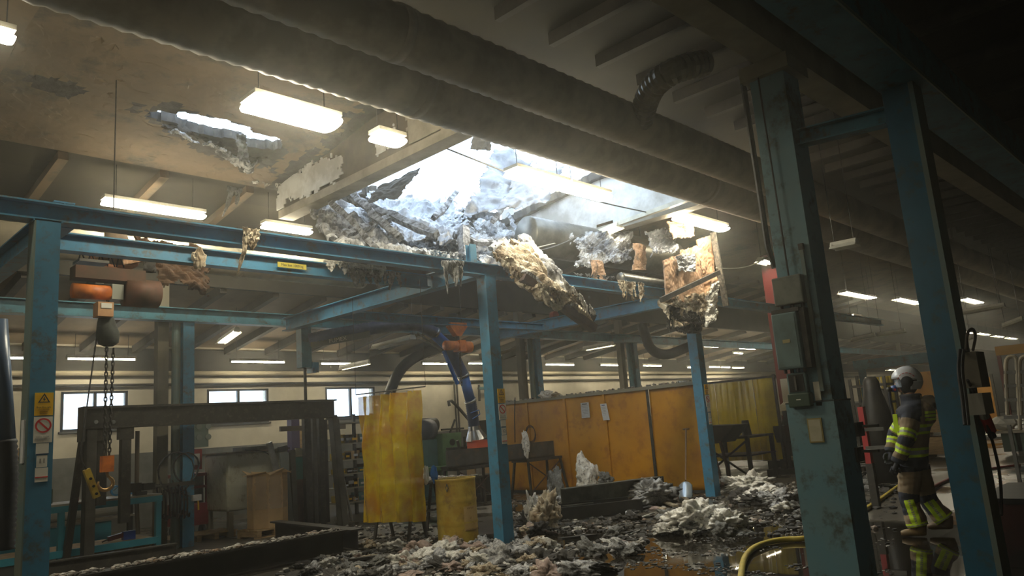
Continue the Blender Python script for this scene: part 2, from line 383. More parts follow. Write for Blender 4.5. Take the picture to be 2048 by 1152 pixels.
mb = MB(); mb.add([(X0, 13.8, 4.72), (X1, 13.8, 4.72), (X1, Y1+.3, az(Y1)+.06), (X0, Y1+.3, az(Y1)+.06), (X0, 13.8, 4.84), (X1, 13.8, 4.84), (X1, Y1+.3, az(Y1)+.18), (X0, Y1+.3, az(Y1)+.18)],
    [(0, 1, 2, 3), (4, 7, 6, 5), (0, 4, 5, 1), (1, 5, 6, 2), (2, 6, 7, 3), (3, 7, 4, 0)])
struct(mb.build('ceiling', mat('aisle_roof', (.26, .19, .115), (.18, .135, .085), 1.2, .85)))
# purlins
pur = []
def purlin(x, y0, y1, z0, z1, w, m, label, grp, h=.17):
    if not inframe(*[(x, y0+(y1-y0)*k/6, z0+(z1-z0)*k/6) for k in range(7)]): return
    o = MB().bar((x, y0, z0), (x, y1, z1), w, h).build('roof_purlin', m); tag(o, label, 'purlin', grp); return o
k = 0
for i in range(34):
    x = 1.0+i*1.1 if i < 20 else 1.0+20*1.1+(i-20)*2.2
    purlin(x, 13.9, Y1-.05, 4.62, az(Y1)-.0, .13, RIB, 'dark purlin under the low sloping roof before the window wall', 'purlins of the low aisle roof')
for i in range(26):
    x = -1.2+i*1.45
    if 6.3 < x < 12.2: continue
    purlin(x, 11.9, 13.7, rz(11.9)-.12, rz(13.7)-.12, .14, ROOF, 'sooty purlin of the high roof above the far blue beam', 'purlins of the high roof beyond the hole')
for i in range(40):
    x = 1.2+i*.95
    purlin(x, 3.1, 5.6, 6.33, 6.33, .09, RIB, 'dark purlin between the round ducts and the cream concrete beam', 'purlins beside the round ducts')
for i in range(24):
    x = 2.5+i*1.6
    purlin(x, -4, 2.6, 6.28, 6.28, .12, RIB, 'dark purlin in the shadowed roof over the right bay', 'purlins of the right bay roof')
tag(MB().bb(4.2, 4.5, 3.1, 5.0, 5.95, 6.3).build('roof_beam', RIBL), 'pale concrete cross beam between the round duct and the cream beam, near the elbow pipe', 'beam')
# concrete beams along the hall
tag(MB().bb(X0, X1, 2.72, 3.03, 4.95, 5.55).build('concrete_beam', CREAM), 'long cream concrete beam resting on the big blue pillar', 'beam')
tag(MB().bb(X0, X1, 2.2, 2.55, 5.2, 5.75).build('concrete_beam', mat('brown_beam', (.12, .09, .055), (.08, .06, .04), 2, .8)), 'dark brown roof beam between the cream beam and the blue crane beam', 'beam')
# torn skylight beams
t = thing('skylight_beam', 'concrete skylight beam with torn white lining left of the roof hole', 'beam', (6.6, 9.3, 5.5))
MB().bb(6.5, 6.78, 6.6, 11.75, 5.48, 5.62).build('flange', mat('dusty_beam', (.30, .26, .2), (.2, .18, .14), 3, .8), t)
MB().bb(6.60, 6.74, 6.6, 11.75, 5.62, 6.44).build('web', mat('sooty_beam_web', (.07, .055, .04), (.12, .09, .06), 2, .9), t)
sheet('lining_board', mat('smoked_white_board', (.62, .62, .6), (.36, .34, .30), 1.4, .8), [(6.5, 11.8, 5.6), (6.5, 9.6, 5.6), (6.5, 9.6, 6.15), (6.5, 11.8, 6.3)], 60, 16, .015, 1, .10, 0, 3, .02, t)
sheet('lining_board', MATS['smoked_white_board'], [(6.5, 8.9, 5.6), (6.5, 8.2, 5.6), (6.5, 8.2, 6.1), (6.5, 8.9, 6.0)], 30, 16, .015, 1, .10, 0, 5, .02, t)
sheet('lining_board', MATS['dusty_beam'], [(6.52, 8.1, 5.6), (6.52, 6.7, 5.6), (6.52, 6.7, 6.45), (6.52, 8.1, 6.45)], 30, 16, .01, 1, .03, 0, 5, .02, t)
t = thing('skylight_beam', 'concrete skylight beam with pale smooth lining right of the roof hole', 'beam', (12.2, 9.3, 5.4))
MB().bb(12.12, 12.4, 6.6, 11.75, 5.32, 5.46).build('flange', MATS['dusty_beam'], t)
sheet('lining_board', MATS['smoked_white_board'], [(12.12, 11.75, 5.45), (12.12, 6.6, 5.45), (12.12, 6.6, 6.5), (12.12, 11.75, 6.5)], 60, 16, .012, 1, .02, 0, 8, .02, t)

# ---------------------------------------------------------------- blue steel frame
def bigbeam():
    t = thing('crane_beam', 'big dark blue box girder above the right post, crossing the top right of the picture', 'beam', (20, 1.78, 4.25))
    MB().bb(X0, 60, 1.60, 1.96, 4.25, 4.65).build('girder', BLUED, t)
    MB().bb(X0, 60, 1.585, 1.60, 4.25, 4.285).build('edge_angle', mat('pale_girder_edge', (.12, .2, .2), None, 1, .4), t)  # paler strip along the girder's lower near edge
bigbeam()
tag(MB().ib((X0, 7.80, 3.86), (24, 7.80, 3.86), .17, .18).build('crane_beam', BLUE), 'long blue I beam on top of the three near blue posts', 'beam')
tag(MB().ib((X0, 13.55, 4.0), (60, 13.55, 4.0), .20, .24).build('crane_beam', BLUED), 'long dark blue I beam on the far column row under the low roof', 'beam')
for x, l in ((2.12, 'blue cross beam running back from the left signed post'), (7.56, 'blue cross beam running back from the middle signed post'), (13.3, 'blue cross beam running back from the right signed post')):
    tag(MB().ib((x, 7.9, 3.90), (x, 13.45, 3.90), .18, .26).build('cross_beam', BLUE), l, 'beam')
def post(x, y, s, z, m, label, m2=None, cap=True):
    t = thing('steel_post', label, 'post', (x, y, 0))
    mb = MB(); mb.bb(x-s/2, x+s/2, y-s/2, y+s/2, 0, z)
    mb.build('shaft', m, t)
    MB().bb(x-s/2-.012, x-s/2, y-s/2+.0, y+s/2, 0.02, z).build('flange_plate', m2 or m, t)
    MB().bb(x-s*.8, x+s*.8, y-s*.8, y+s*.8, 0, .02).build('base_plate', STEELD, t)
    MB().bb(x-s*.6, x+s*.6, y-s*.5, y+s*.5, z-.015, z).build('top_plate', m, t)
    return t
def post_signs(x, y, s, num, z0=1.98, w=.145, ds=None):
    ds = ds or 'the blue post numbered '+num
    yf = y-s/2-.004; X = (1, 0, 0); Z = (0, 0, 1)
    t = thing('warning_sign', 'yellow high voltage sign on '+ds, 'sign', (x, yf, z0))
    h = .20
    MB().bb(x-w/2, x+w/2, yf-.002, yf+.003, z0, z0+h).build('plate', YSIGN, t)
    tri = MB(); c = V((x, yf-.004, z0+h*.70))
    for r0, r1, mi in ((.056, .046, 0),):
        P = [c+V((math.sin(a)*r0, 0, math.cos(a)*r0)) for a in (0, 2.094, 4.189)]; Q = [c+V((math.sin(a)*r1*.82, 0, math.cos(a)*r1*.82)) for a in (0, 2.094, 4.189)]
        tri.add(P+Q, [(0, 1, 4, 3), (1, 2, 5, 4), (2, 0, 3, 5)])
    tri.add([c+V(p) for p in ((.006, 0, .03), (-.012, 0, -.002), (-.002, 0, .0), (-.006, 0, -.022), (.013, 0, .006), (.003, 0, .005))], [(0, 1, 2), (2, 3, 4), (2, 4, 5), (0, 2, 5)])
    tri.build('lightning_symbol', INK, t)
    text('lettering', 'Bryt före arb.', .021, (x, yf-.004, z0+h*.36), X, Z, INK, t)
    text('lettering', 'Huvudbrytare\npå pelaren\nvid travers', .015, (x, yf-.004, z0+h*.17), X, Z, INKB, t)
    z1 = z0-.235
    t = thing('prohibition_sign', 'white sign with red crossed circle on '+ds, 'sign', (x, yf, z1))
    MB().bb(x-w/2, x+w/2, yf-.002, yf+.003, z1, z1+.225).build('plate', WHITE, t)
    m = MB(); c = V((x, yf-.004, z1+.148)); n = 28; P = [c+V((math.sin(a)*.064, 0, math.cos(a)*.064)) for a in [2*math.pi*i/n for i in range(n)]]; Q = [c+V((math.sin(a)*.050, 0, math.cos(a)*.050)) for a in [2*math.pi*i/n for i in range(n)]]
    m.add(P+Q, [(i, (i+1) % n, n+(i+1) % n, n+i) for i in range(n)]); a = V((-.7, 0, .7))*.055; b = V((.7, 0, .7))*.008
    m.add([c+a+b, c+a-b, c-a-b, c-a+b], [(0, 1, 2, 3)]); m.build('red_ring', INKR, t)
    text('lettering', 'Gå ej under\nhängande last', .021, (x, yf-.004, z1+.042), X, Z, INKG, t)
    z2 = z1-.10
    t = thing('inspection_label', 'small white blue-lined label under the crossed circle, '+ds, 'label', (x, yf, z2)); w2 = w*.68
    MB().bb(x-w2/2, x+w2/2, yf-.001, yf+.003, z2, z2+.095).build('plate', WHITE, t)
    MB().bb(x-w2/2, x+w2/2, yf-.003, yf-.001, z2, z2+.006).build('printed_line', mat('dark_blue_ink', (.02, .04, .12), None, 1, .6), t)
    z3 = z2-.11
    t = thing('number_label', 'white number label on '+ds, 'label', (x, yf, z3))
    MB().bb(x-w2*.42, x+w2*.42, yf-.001, yf+.003, z3, z3+.10).build('plate', WHITE, t)
    if num != '13': text('lettering', num, .06, (x, yf-.004, z3+.05), X, Z, INK, t)
    z4 = z3-.125
    t = thing('inspection_label', 'white label with a red line, lowest on '+ds, 'label', (x, yf, z4))
    MB().bb(x-w2/2, x+w2/2, yf-.001, yf+.003, z4, z4+.12).build('plate', WHITE, t)
    MB().bb(x-w2/2, x+w2/2, yf-.003, yf-.001, z4+.035, z4+.044).build('printed_line', INKR, t)
post(1.94, 7.80, .20, 3.77, BLUE, 'near left blue post with yellow and red warning signs, number 11', GREYPOST)
post_signs(1.955, 7.80, .20, '11', 1.98, .145, 'the left blue post')
tag(MB().bb(1.812, 1.825, 7.715, 7.80, 1.58, 1.95).build('hanging_card', PAPER), 'narrow white card strip hanging on the side of the left post', 'card')
post(7.62, 7.80, .19, 3.77, BLUE, 'middle blue post with warning signs, number 12, in front of the ochre wall')
post_signs(7.66, 7.80, .19, '12', 1.93, .145, 'the middle blue post')
post(13.24, 7.80, .20, 3.77, BLUE, 'right blue post with warning signs beside the leaning shovel')
post_signs(13.27, 7.80, .20, '13', 1.93, .145, 'the right blue post by the shovel')
# small stub on the near beam
tag(MB().ib((7.35, 7.80, 3.95), (7.35, 7.80, 4.22), .12, .1).build('beam_stub', BLUE), 'short blue bracket standing on the near beam under the wreckage', 'bracket')
# column row far
def fcol(x, label, w=.17, dark=False, pipe=True):
    t = thing('column', label, 'column', (x, 13.62, 0))
    MB().bb(x-.28-w, x-.26, 13.75, 13.75+w, 0, 4.62).build('concrete_shaft', mat('grimy_column', (.17, .15, .11), (.12, .11, .085), 2, .8), t)
    MB().ib((x, 13.62, 0), (x, 13.62, 3.88), .2, .2, up=(0, 1, 0)).build('blue_steel_shaft', BLUED if dark else BLUE, t)
    if pipe: MB().cyl((x-.17, 13.66, 0), (x-.17, 13.66, 3.88), .075, n=14).build('round_pipe', GREYPOST if not dark else BLUED, t)
fcol(5.68, 'far column of blue steel and pipe with tool hooks, behind the grey portal frame')
fcol(14.95, 'sooty far column pair just right of the middle post, above the ochre wall', dark=False)
fcol(19.4, 'blackened far column behind the ochre wall, left of the right signed post', dark=True)
fcol(30.5, 'distant pale blue column above the yellow strip curtain', pipe=False)
fcol(45, 'most distant blue column, hidden in the row beyond the red wall', pipe=False)
# hanging bracket with extraction arm joint
t = thing('wall_bracket', 'dark blue hanging bracket that carries the blue extraction arm', 'bracket', (7.9, 13.4, 2.9))
MB().bb(7.80, 8.02, 13.30, 13.5, 3.05, 3.88).build('drop_leg', BLUED, t)
MB().bb(8.02, 8.16, 13.28, 13.5, 2.95, 3.15).build('joint_box', BLUE, t)
MB().cyl((7.92, 13.4, 3.05), (7.92, 13.4, 2.2), .03).build('rod', STEELD, t)

# ---------------------------------------------------------------- big pillar on the right
def pillar():
    x0, y1 = 6.95, 3.14; t = thing('pillar', 'large square pillar with worn blue paint carrying electrical boxes', 'pillar', (7.15, 2.95, 0))
    MB().bb(x0-.02, x0+.37, 2.76, y1+.07, 0, 1.60).build('lower_shaft', BLUEP, t)
    MB().bb(x0+.01, x0+.35, 2.78, y1-.01, 1.60, 4.95).build('upper_shaft', BLUEP, t)
    MB().bb(x0-.022, x0+.372, 2.755, y1+.072, 1.585, 1.60).build('collar', mat('dark_joint', (.03, .05, .05), None, 1, .7), t)
    MB().bb(x0-.06, x0+.42, 2.70, y1+.06, 4.80, 4.95).build('capital', CREAM, t)
    # left face (facing -x) fittings
    def px(x, y): return at(x, y, 'x', x0)
    p = px(1682, 505); q = px(1700, 820)
    b = thing('conduit', 'slim grey blue cable duct running down the corner of the big pillar', 'conduit', (x0, 2.83, 1.7))
    MB().bb(x0-.03, x0+.0, 2.83, 2.865, 1.68, 3.0).build('channel', GREYPOST, b); MB().bb(x0-.035, x0-.0, 2.825, 2.87, 3.0, 3.06).build('end_box', STEELD, b)
    def ebox(nm, lab, a, b_, dep, m, extra=None):
        A = px(*a); B = px(*b_); y0, y1_ = min(A.y, B.y), max(A.y, B.y); z0, z1 = min(A.z, B.z), max(A.z, B.z)
        t = thing(nm, lab, 'electrical box', (x0, (y0+y1_)/2, z0))
        k = MB(); k.bb(x0-dep, x0, y0, y1_, z0, z1); o = k.build('housing', m, t)
        bv = o.modifiers.new('bevel', 'BEVEL'); bv.width = .012; bv.segments = 2
        return t, y0, y1_, z0, z1
    GB = mat('dusty_grey_box', (.17, .18, .15), (.11, .12, .10), 6, .6)
    GB2 = mat('dusty_blue_box', (.14, .22, .22), (.10, .15, .15), 5, .6)
    t1, a, b_, z0, z1 = ebox('junction_box', 'flat grey junction box, uppermost on the big pillar', (1552, 560), (1618, 605), .11, GB)
    for i in range(3): MB().cyl((x0-.05, a+.04+i*(b_-a-.08)/2, z0-.04), (x0-.05, a+.04+i*(b_-a-.08)/2, z0), .018).build('cable_gland', RUBBER, t1)
    MB().tube([(x0-.03, (a+b_)/2, z1), (x0-.03, (a+b_)/2+.02, 4.85)], .009, 6).build('cable', RUBBER, t1)
    t2, a, b_, z0, z1 = ebox('switch_cabinet', 'tall grey blue switch cabinet in the middle of the big pillar', (1556, 632), (1622, 735), .16, GB2)
    dr = MB().bb(x0-.165, x0-.16, a+.02, b_-.02, z0+.02, z1-.02).build('door', GB2, t2)
    MB().bb(x0-.17, x0-.164, (a+b_)/2-.035, (a+b_)/2+.035, (z0+z1)/2-.02, (z0+z1)/2+.012).build('name_plate', mat('yellowed_plate', (.4, .34, .16), None, 1, .5), dr)
    MB().bb(x0-.12, x0, a-.06, a-.01, z0, z1+.03).build('side_tray', STEELD, t2)
    MB().bb(x0-.14, x0, a-.02, b_, z1+.005, z1+.04).build('top_flange', STEELD, t2)
    for i in range(4): MB().cyl((x0-.07, a+.03+i*(b_-a-.06)/3, z0-.035), (x0-.07, a+.03+i*(b_-a-.06)/3, z0), .016).build('cable_gland', RUBBER, t2)
    t3, a, b_, z0, z1 = ebox('rotary_switch', 'square switch with recessed dark dial below the tall cabinet', (1578, 748), (1622, 785), .07, GB2)
    MB().bb(x0-.075, x0-.07, a+.02, b_-.02, z0+.015, z1-.015).build('dial_face', BLACK, t3); MB().bb(x0-.10, x0-.07, (a+b_)/2-.008, (a+b_)/2+.008, z0+.03, z1-.03).build('handle', STEEL, t3)
    t4, a, b_, z0, z1 = ebox('socket_box', 'dark green socket box, lowest fitting above the pillar joint', (1582, 788), (1630, 812), .09, mat('dark_green_box', (.03, .06, .035), None, 1, .5))
    MB().bb(x0-.095, x0-.09, (a+b_)/2-.02, (a+b_)/2+.02, (z0+z1)/2, (z0+z1)/2+.01).build('label_strip', WHITE, t4)
    MB().bb(x0-.02, x0, a-.075, a-.02, z0, z1+.09).build('white_strip', LAMPW, t4)
    A = px(1616, 837); B = px(1652, 884)
    t5 = thing('framed_notice', 'yellowed notice in a thin frame on the lower pillar', 'notice', (x0, (A.y+B.y)/2, B.z))
    MB().bb(x0-.034, x0-.02, B.y, A.y, B.z, A.z).build('frame', mat('brass_frame', (.30, .24, .08), None, 1, .4), t5)
    MB().bb(x0-.036, x0-.034, B.y+.012, A.y-.012, B.z+.012, A.z-.012).build('sheet', mat('yellowed_sheet', (.46, .43, .30), (.38, .35, .23), 8, .7), t5)
    for i, (yy, ll) in enumerate(((858, 'upper'), (908, 'lower'))):
        p = at(1718, yy, 'y', 2.77)
        t = thing('steel_bracket', '%s dark steel bracket arm on the right side of the big pillar' % ll, 'bracket', p)
        MB().bb(p.x-.12, p.x+.05, 2.74, 2.77, p.z-.065, p.z+.065).build('plate', STEELD, t)
        MB().bb(p.x-.0, p.x+.05, 2.60, 2.77, p.z+.01, p.z+.035).build('arm', STEEL, t)
    MB().tube(smoothpath([(x0+.28, 2.775, 2.9), (x0+.30, 2.765, 2.3), (x0+.2, 2.765, 2.1), (x0+.3, 2.765, 1.95)]), .006, 6).build('loose_wire', RUBBER, t_p := t1) if False else None
pillar()
tag(MB().ib((7.1, 1.97, 4.06), (7.1, 2.77, 4.12), .14, .16).build('strut', BLUED), 'short dark blue strut between the big pillar and the right post', 'strut')
t = thing('steel_post', 'right blue post with dusty flange beside the standing firefighter', 'post', (7.05, 1.80, 0))
MB().bb(6.95, 7.15, 1.72, 1.94, 0, 4.25).build('shaft', mat('deep_blue_post', (.02, .12, .20), (.016, .09, .15), 2, .5, c3=(.04, .08, .09)), t)
MB().bb(6.94, 7.19, 1.68, 1.72, 0, 4.25).build('flange', GREYPOST, t)
MB().bb(6.85, 7.25, 1.62, 2.04, 0, .02).build('base_plate', STEELD, t)
# downpipe left of the pillar
P = [at(1481, 125, 'x', 7.0), at(1517, 384, 'x', 7.0)]
tag(MB().tube([(7.0, 3.22, 4.9), (7.0, 3.20, 3.1), (7.02, 3.17, 2.9)], .03, 8).build('downpipe', STEELD), 'thin dark conduit pipe hanging left of the big pillar', 'pipe')

# ---------------------------------------------------------------- ducts
def duct(name, label, p0, p1, r, m, step=.09, amp=.006, collars=()):
    t = thing(name, label, 'duct', p0); MB().corr([p0, p1], r, step, amp, 28).build('pipe', m, t, True)
    for c in collars:
        d = (V(p1)-V(p0)).normalized(); q = V(p0)+d*c; MB().cyl(q-d*.05, q+d*.05, r+.02, n=28).build('joint_collar', m, t, True)
    return t
duct('ventilation_duct', 'widest round ventilation duct along the roof, edging the burnt hole', (X0, 6.02, 5.32), (40, 6.02, 5.32), .33, DUCT, .16, .018, (12, 18, 24, 30))
duct('ventilation_duct', 'second round ventilation duct, nearer the cream beam', (X0, 5.05, 5.18), (40, 5.05, 5.18), .25, DUCT, .16, .015, (11, 19, 27))
duct('ventilation_duct', 'pale lagged duct behind the near blue beams on the left', (X0, 12.3, 4.75), (8.6, 12.3, 4.75), .24, DUCTL, .2, .006, (9, 13))
tag(MB().cyl((X0, 3.6, 5.7), (40, 3.6, 5.7), .07, n=12).build('sprinkler_pipe', STEELD), 'dark straight pipe alongside the cream concrete beam', 'pipe')
P = smoothpath([(6.6, 3.7, 5.6), (6.65, 4.3, 5.55), (6.9, 4.75, 5.4), (7.2, 5.0, 5.2)], 2)
P = smoothpath([at(1412, 125, 'y', 3.9), at(1345, 140, 'y', 4.1), at(1300, 175, 'y', 4.5), at(1280, 245, 'y', 4.9)], 2)
tag(MB().corr(P, .14, .07, .015, 16).build('flexible_duct', mat('ribbed_flex_duct', (.26, .23, .17), (.18, .16, .12), 3, .45, .3)), 'bent ribbed elbow duct rising from the second round duct', 'duct')
tag(MB().cyl((X0, 18.36, 3.46), (X1, 18.36, 3.46), .06, n=10).build('heating_pipe', mat('dusty_pipe', (.34, .29, .19), None, 1, .6)), 'long beige pipe along the window wall above the windows', 'pipe')
tag(MB().cyl((X0, 18.40, 3.2), (X1, 18.40, 3.2), .03, n=8).build('cable_conduit', STEELD), 'thin dark conduit just under the long beige wall pipe', 'pipe')
# ================================================================= lamps
TUBEM = mat('lit_tube', (1, .91, .68), None, 1, .5, emit=TUBE)
TUBEC = mat('lit_tube_far', (1, .91, .68), None, 1, .5, emit=TUBE*.8)
DIFF = mat('lamp_glare_glow', (1, .91, .68), None, 1, .5, emit=DIFFUSER)
def opal(name, label, p0, p1, wd, grp):  # oversized glowing form imitates the glare around thin lit tubes
    p0 = V(p0); p1 = V(p1); t = thing(name, label, 'lamp', (p0+p1)/2, grp); d = (p1-p0).normalized(); r = d.cross(V((0, 0, 1))).normalized()
    MB().bar(p0+V((0, 0, .09)), p1+V((0, 0, .09)), wd*.8, .05).build('body', LAMPW, t)
    P = [p0-d*.0, p0+d*.03, p1-d*.03, p1]; MB().tube(P, [wd*.42, wd*.5, wd*.5, wd*.42], 16, True, .28, (0, 0, 1)).build('glare_diffuser', DIFF, t, True)
    return t
def lamp(name, label, p0, p1, wd=.16, grp=None, tubes=2, lit=True, hood=True, strength=None):
    p0 = V(p0); p1 = V(p1); c = (p0+p1)/2; t = thing(name, label, 'lamp', c+V((0, 0, .0)), grp)
    d = (p1-p0).normalized(); r = d.cross(V((0, 0, 1))).normalized()
    MB().bar(p0+V((0, 0, .07)), p1+V((0, 0, .07)), wd*.55, .06).build('body', LAMPW, t)
    if hood:
        m = MB()
        for s in (-1, 1): m.add([p0+r*s*wd*.25+V((0, 0, .05)), p1+r*s*wd*.25+V((0, 0, .05)), p1+r*s*wd*.7-V((0, 0, .02)), p0+r*s*wd*.7-V((0, 0, .02))], [(0, 1, 2, 3)])
        m.build('reflector', LAMPW, t, solid=.004)
    for k in range(tubes):
        o = r*((k-(tubes-1)/2)*wd*.55)
        MB().cyl(p0+d*.03+o+V((0, 0, .018)), p1-d*.03+o+V((0, 0, .018)), .017 if wd < .2 else .024, n=10).build('tube', TUBEM if lit else WHITE, t)
    for q, s in ((p0, 1), (p1, -1)): MB().bar(q+V((0, 0, .03)), q+d*s*.03+V((0, 0, .03)), wd*.8, .07).build('end_cap', LAMPW, t)
    return t
ZL = 5.55
def hang(t, pts, zt):
    for p in pts:
        if zt > p[2]+.12: MB().cyl((p[0], p[1], p[2]+.09), (p[0], p[1], zt), .006, n=6).build('suspension_rod', STEELD, t)
def ceil(p): return (rz(p[1])-.085) if p[1] < 13.8 else az(p[1])+.09
def hangall(t, A, B):
    hang(t, [A.lerp(B, .12), A.lerp(B, .88)], min(ceil(A), ceil(B)))
ZL = 5.25
for xa, xb, wd, lab in ((-110, 28, .2, 'glaring lamp at the far upper left edge of the picture'), (495, 668, .44, 'largest glaring lamp, left of the roof hole'),
                   (748, 802, .30, 'short glaring lamp just right of the largest glaring lamp'), (1022, 1128, .36, 'glaring lamp in front of the burnt hole, left one of the pair'), (1134, 1212, .32, 'glaring lamp in front of the burnt hole, right one of the pair'), (1355, 1448, .30, 'glaring lamp above the hanging charred roof panel')):
    ya = 232+(xa-580)*.3
    A = at(xa, {495: 203, 748: 262, 1022: 352, 1134: 378, 1355: 437}.get(xa, 40), 'z', ZL); B = at(xb, {668: 240, 802: 278, 1128: 372, 1212: 392, 1448: 458}.get(xb, 75), 'z', ZL)
    y = 7.3; A = CAM+(A-CAM)*((y-CAM.y)/(A.y-CAM.y)); B = CAM+(B-CAM)*((y-CAM.y)/(B.y-CAM.y)); A.z = B.z = ZL
    t = opal('wide_glow_lamp', lab, A, B, wd, 'bright lamps along the roof beside the hole'); hangall(t, A, B)
for xa, ya, xb, yb, lab in ((205, 410, 408, 430, 'long lit lamp behind the near blue beam, right of the left post'), (526, 453, 620, 466, 'lit lamp at the foot of the torn skylight beam')):
    A = at(xa, ya, 'y', 12.0); B = at(xb, yb, 'y', 12.0); A.z = B.z = (A.z+B.z)/2
    t = opal('wide_glow_lamp', lab, A, B, .24, 'lamps behind the near blue beam'); hangall(t, A, B)
a = at(1166, 484, 'x', 11.9); b = at(1240, 453, 'x', 11.9); c = at(1412, 392, 'x', 11.9)
t = lamp('tube_lamp', 'lit lamp on the white rail under the right skylight beam', a, b, .22, None, 1); MB().bar(b+V((0, 0, .06)), c+V((0, 0, .06)), .10, .08).build('white_rail', LAMPW, t)
for i, (x0, y, lab) in enumerate(((-3.4, 7.3, 'in line with the bright lamps'), (-5.5, 3.4, 'over the near left end of the hall'), (-4.2, -.6, 'behind the viewer'), (-3.4, -5.5, 'behind the viewer to the right'))):  # out-of-frame fill lamps, added to brighten the faces towards the camera
    t = opal('wide_glow_lamp', 'added unseen fill lamp '+lab, V((x0, y, 5.5)), V((x0+1.5, y, 5.5)), .26 if y > 2 else .15, 'added fill lamps behind the viewer'); hangall(t, V((x0, y, 5.5)), V((x0+1.5, y, 5.5)))
# low aisle: row along the window wall
k = 0
wl = [((0, 718), (58, 718)), ((132, 718), (272, 722)), ((460, 722), (570, 729)), ((640, 729), (702, 729)), ((843, 728), (908, 730)), ((935, 729), (985, 728)), ((1090, 729), (1148, 732)), ((1200, 731), (1236, 732)), ((1285, 730), (1323, 735)), ((1374, 736), (1385, 736)), ((1417, 734), (1440, 736)), ((1441, 735), (1460, 736)), ((1463, 735), (1488, 738))]
names = ['leftmost, at the picture edge', 'just right of the left post', 'between the far column and the hanging bracket', 'behind the blue extraction arm', 'right of the yellow curtain top', 'left of the middle post', 'right of the middle post, above the ochre wall', 'left of the blackened far column', 'right of the blackened far column', 'tiny, beside the right signed post', 'beyond the right signed post, first', 'beyond the right signed post, second', 'beyond the right signed post, last']
for (p, q), nm in zip(wl, names):
    A = at(*p, 'y', 17.6); B = at(*q, 'y', 17.6)
    z = (A.z+B.z)/2; A.z = B.z = z
    t = lamp('tube_lamp', 'thin lit tube before the window wall, '+nm, A, B, .07, 'thin tubes along the window wall', 1, True, False)
    hangall(t, A, B)
for (p, q), nm in zip([((1302, 682), (1346, 687)), ((1406, 692), (1437, 697)), ((1477, 697), (1510, 700)), ((1344, 706), (1368, 701)), ((1466, 709), (1485, 706)), ((1330, 671), (1345, 675)), ((1349, 674), (1366, 676))],
        ['left of the right signed post, longest', 'just right of the right signed post', 'nearest the red wall', 'slanting, under the black drum', 'small, below the others', 'top left of the hanging panel foot', 'top right of the hanging panel foot']):
    A = at(*p, 'y', 15.2); B = at(*q, 'y', 15.2); z = min((A.z+B.z)/2, 4.2); A.z = B.z = z
    t = lamp('tube_lamp', 'lit tube deep in the low aisle, '+nm, A, B, .09, 'tubes deep in the low aisle', 1, True, False); hangall(t, A, B)
# y-running lamps of the aisle
def ylamp(p, q, x, lab, lit, wd=.2, tubes=1):
    A = at(*p, 'x', x); B = at(*q, 'x', x); t = lamp('tube_lamp', lab, A, B, wd, 'lamps set across the low aisle', tubes, lit); hang(t, [A], ceil(A)); hang(t, [B], ceil(B)); return t
ylamp((440, 687), (474, 663), 7.4, 'wide pale lamp across the low aisle, between far column and bracket', True, .16)
ylamp((748, 698), (826, 678), 10.4, 'unlit white lamp across the aisle under the extraction hose', False, .2)
ylamp((680, 739), (738, 727), 10.6, 'lit slanting tube under the extraction arm hose', True, .07)
ylamp((1168, 700), (1226, 690), 17.0, 'lamp with glowing hood between middle post and blackened column', True, .16)
# right bay lamps
rl = [((1685, 585), (1748, 600), 9.9, 'first right of the big pillar'), ((1793, 598), (1842, 609), 9.55, 'second, left of the right post'), ((1927, 598), (1962, 608), 8.15, 'right of the right post'),
      ((1698, 631), (1720, 634), 12, 'small, below the first bright one'), ((1720, 711), (1738, 713), 13, 'low, above the firefighter helmet left'), ((1762, 713), (1780, 715), 13, 'low, above the firefighter helmet'),
      ((1800, 715), (1812, 716), 13, 'low, right of the helmet'), ((1833, 714), (1852, 717), 13, 'low, touching the right post'), ((1923, 664), (1944, 667), 11, 'first of four right of the right post'), ((1955, 667), (1978, 672), 11, 'second of four right of the right post'),
      ((1987, 672), (2006, 676), 11, 'third of four right of the right post'), ((2015, 676), (2032, 679), 11, 'fourth of four right of the right post'), ((1776, 740), (1794, 742), 14, 'tiny, just left of the helmet top'), ((1941, 719), (1952, 721), 6, 'tiny, before the yellow crane beam'), ((1520, 522), (1545, 528), 9.9, 'small, touching the left edge of the big pillar')]
for p, q, y, nm in rl:
    A = at(*p, 'z', ZL) if y < 10 else at(*p, 'z', 4.6 if y >= 13 else 5.2)
    B = at(*q, 'y', A.y); B.z = A.z
    s = min(1, 60/A.x, 17/A.y if A.y > 0 else 1); A = CAM+(A-CAM)*s; B = CAM+(B-CAM)*s
    t = lamp('tube_lamp', 'distant lit lamp in the right bay, '+nm, A, B, max(.1, min(.3, .012*A.length)), 'distant lamps of the right bay', 2 if A.x < 40 else 1); hangall(t, A, B)
for p, q, x, nm in [((1664, 498), (1715, 488), 12.5, 'nearest the pillar'), ((1924, 628), (2010, 613), 22, 'right of the right post, upper'), ((2006, 655), (2046, 640), 22, 'at the right picture edge'), ((1918, 686), (1944, 676), 25, 'right of the right post, lower'), ((1704, 682), (1750, 672), 24, 'below the first bright lamp'), ((1756, 672), (1810, 664), 24, 'above the helmet')]:
    A = at(*p, 'x', x); B = at(*q, 'x', x); t = lamp('tube_lamp', 'unlit pale lamp housing in the right bay, '+nm, A, B, .2, 'unlit housings of the right bay', 1, False); hangall(t, A, B)

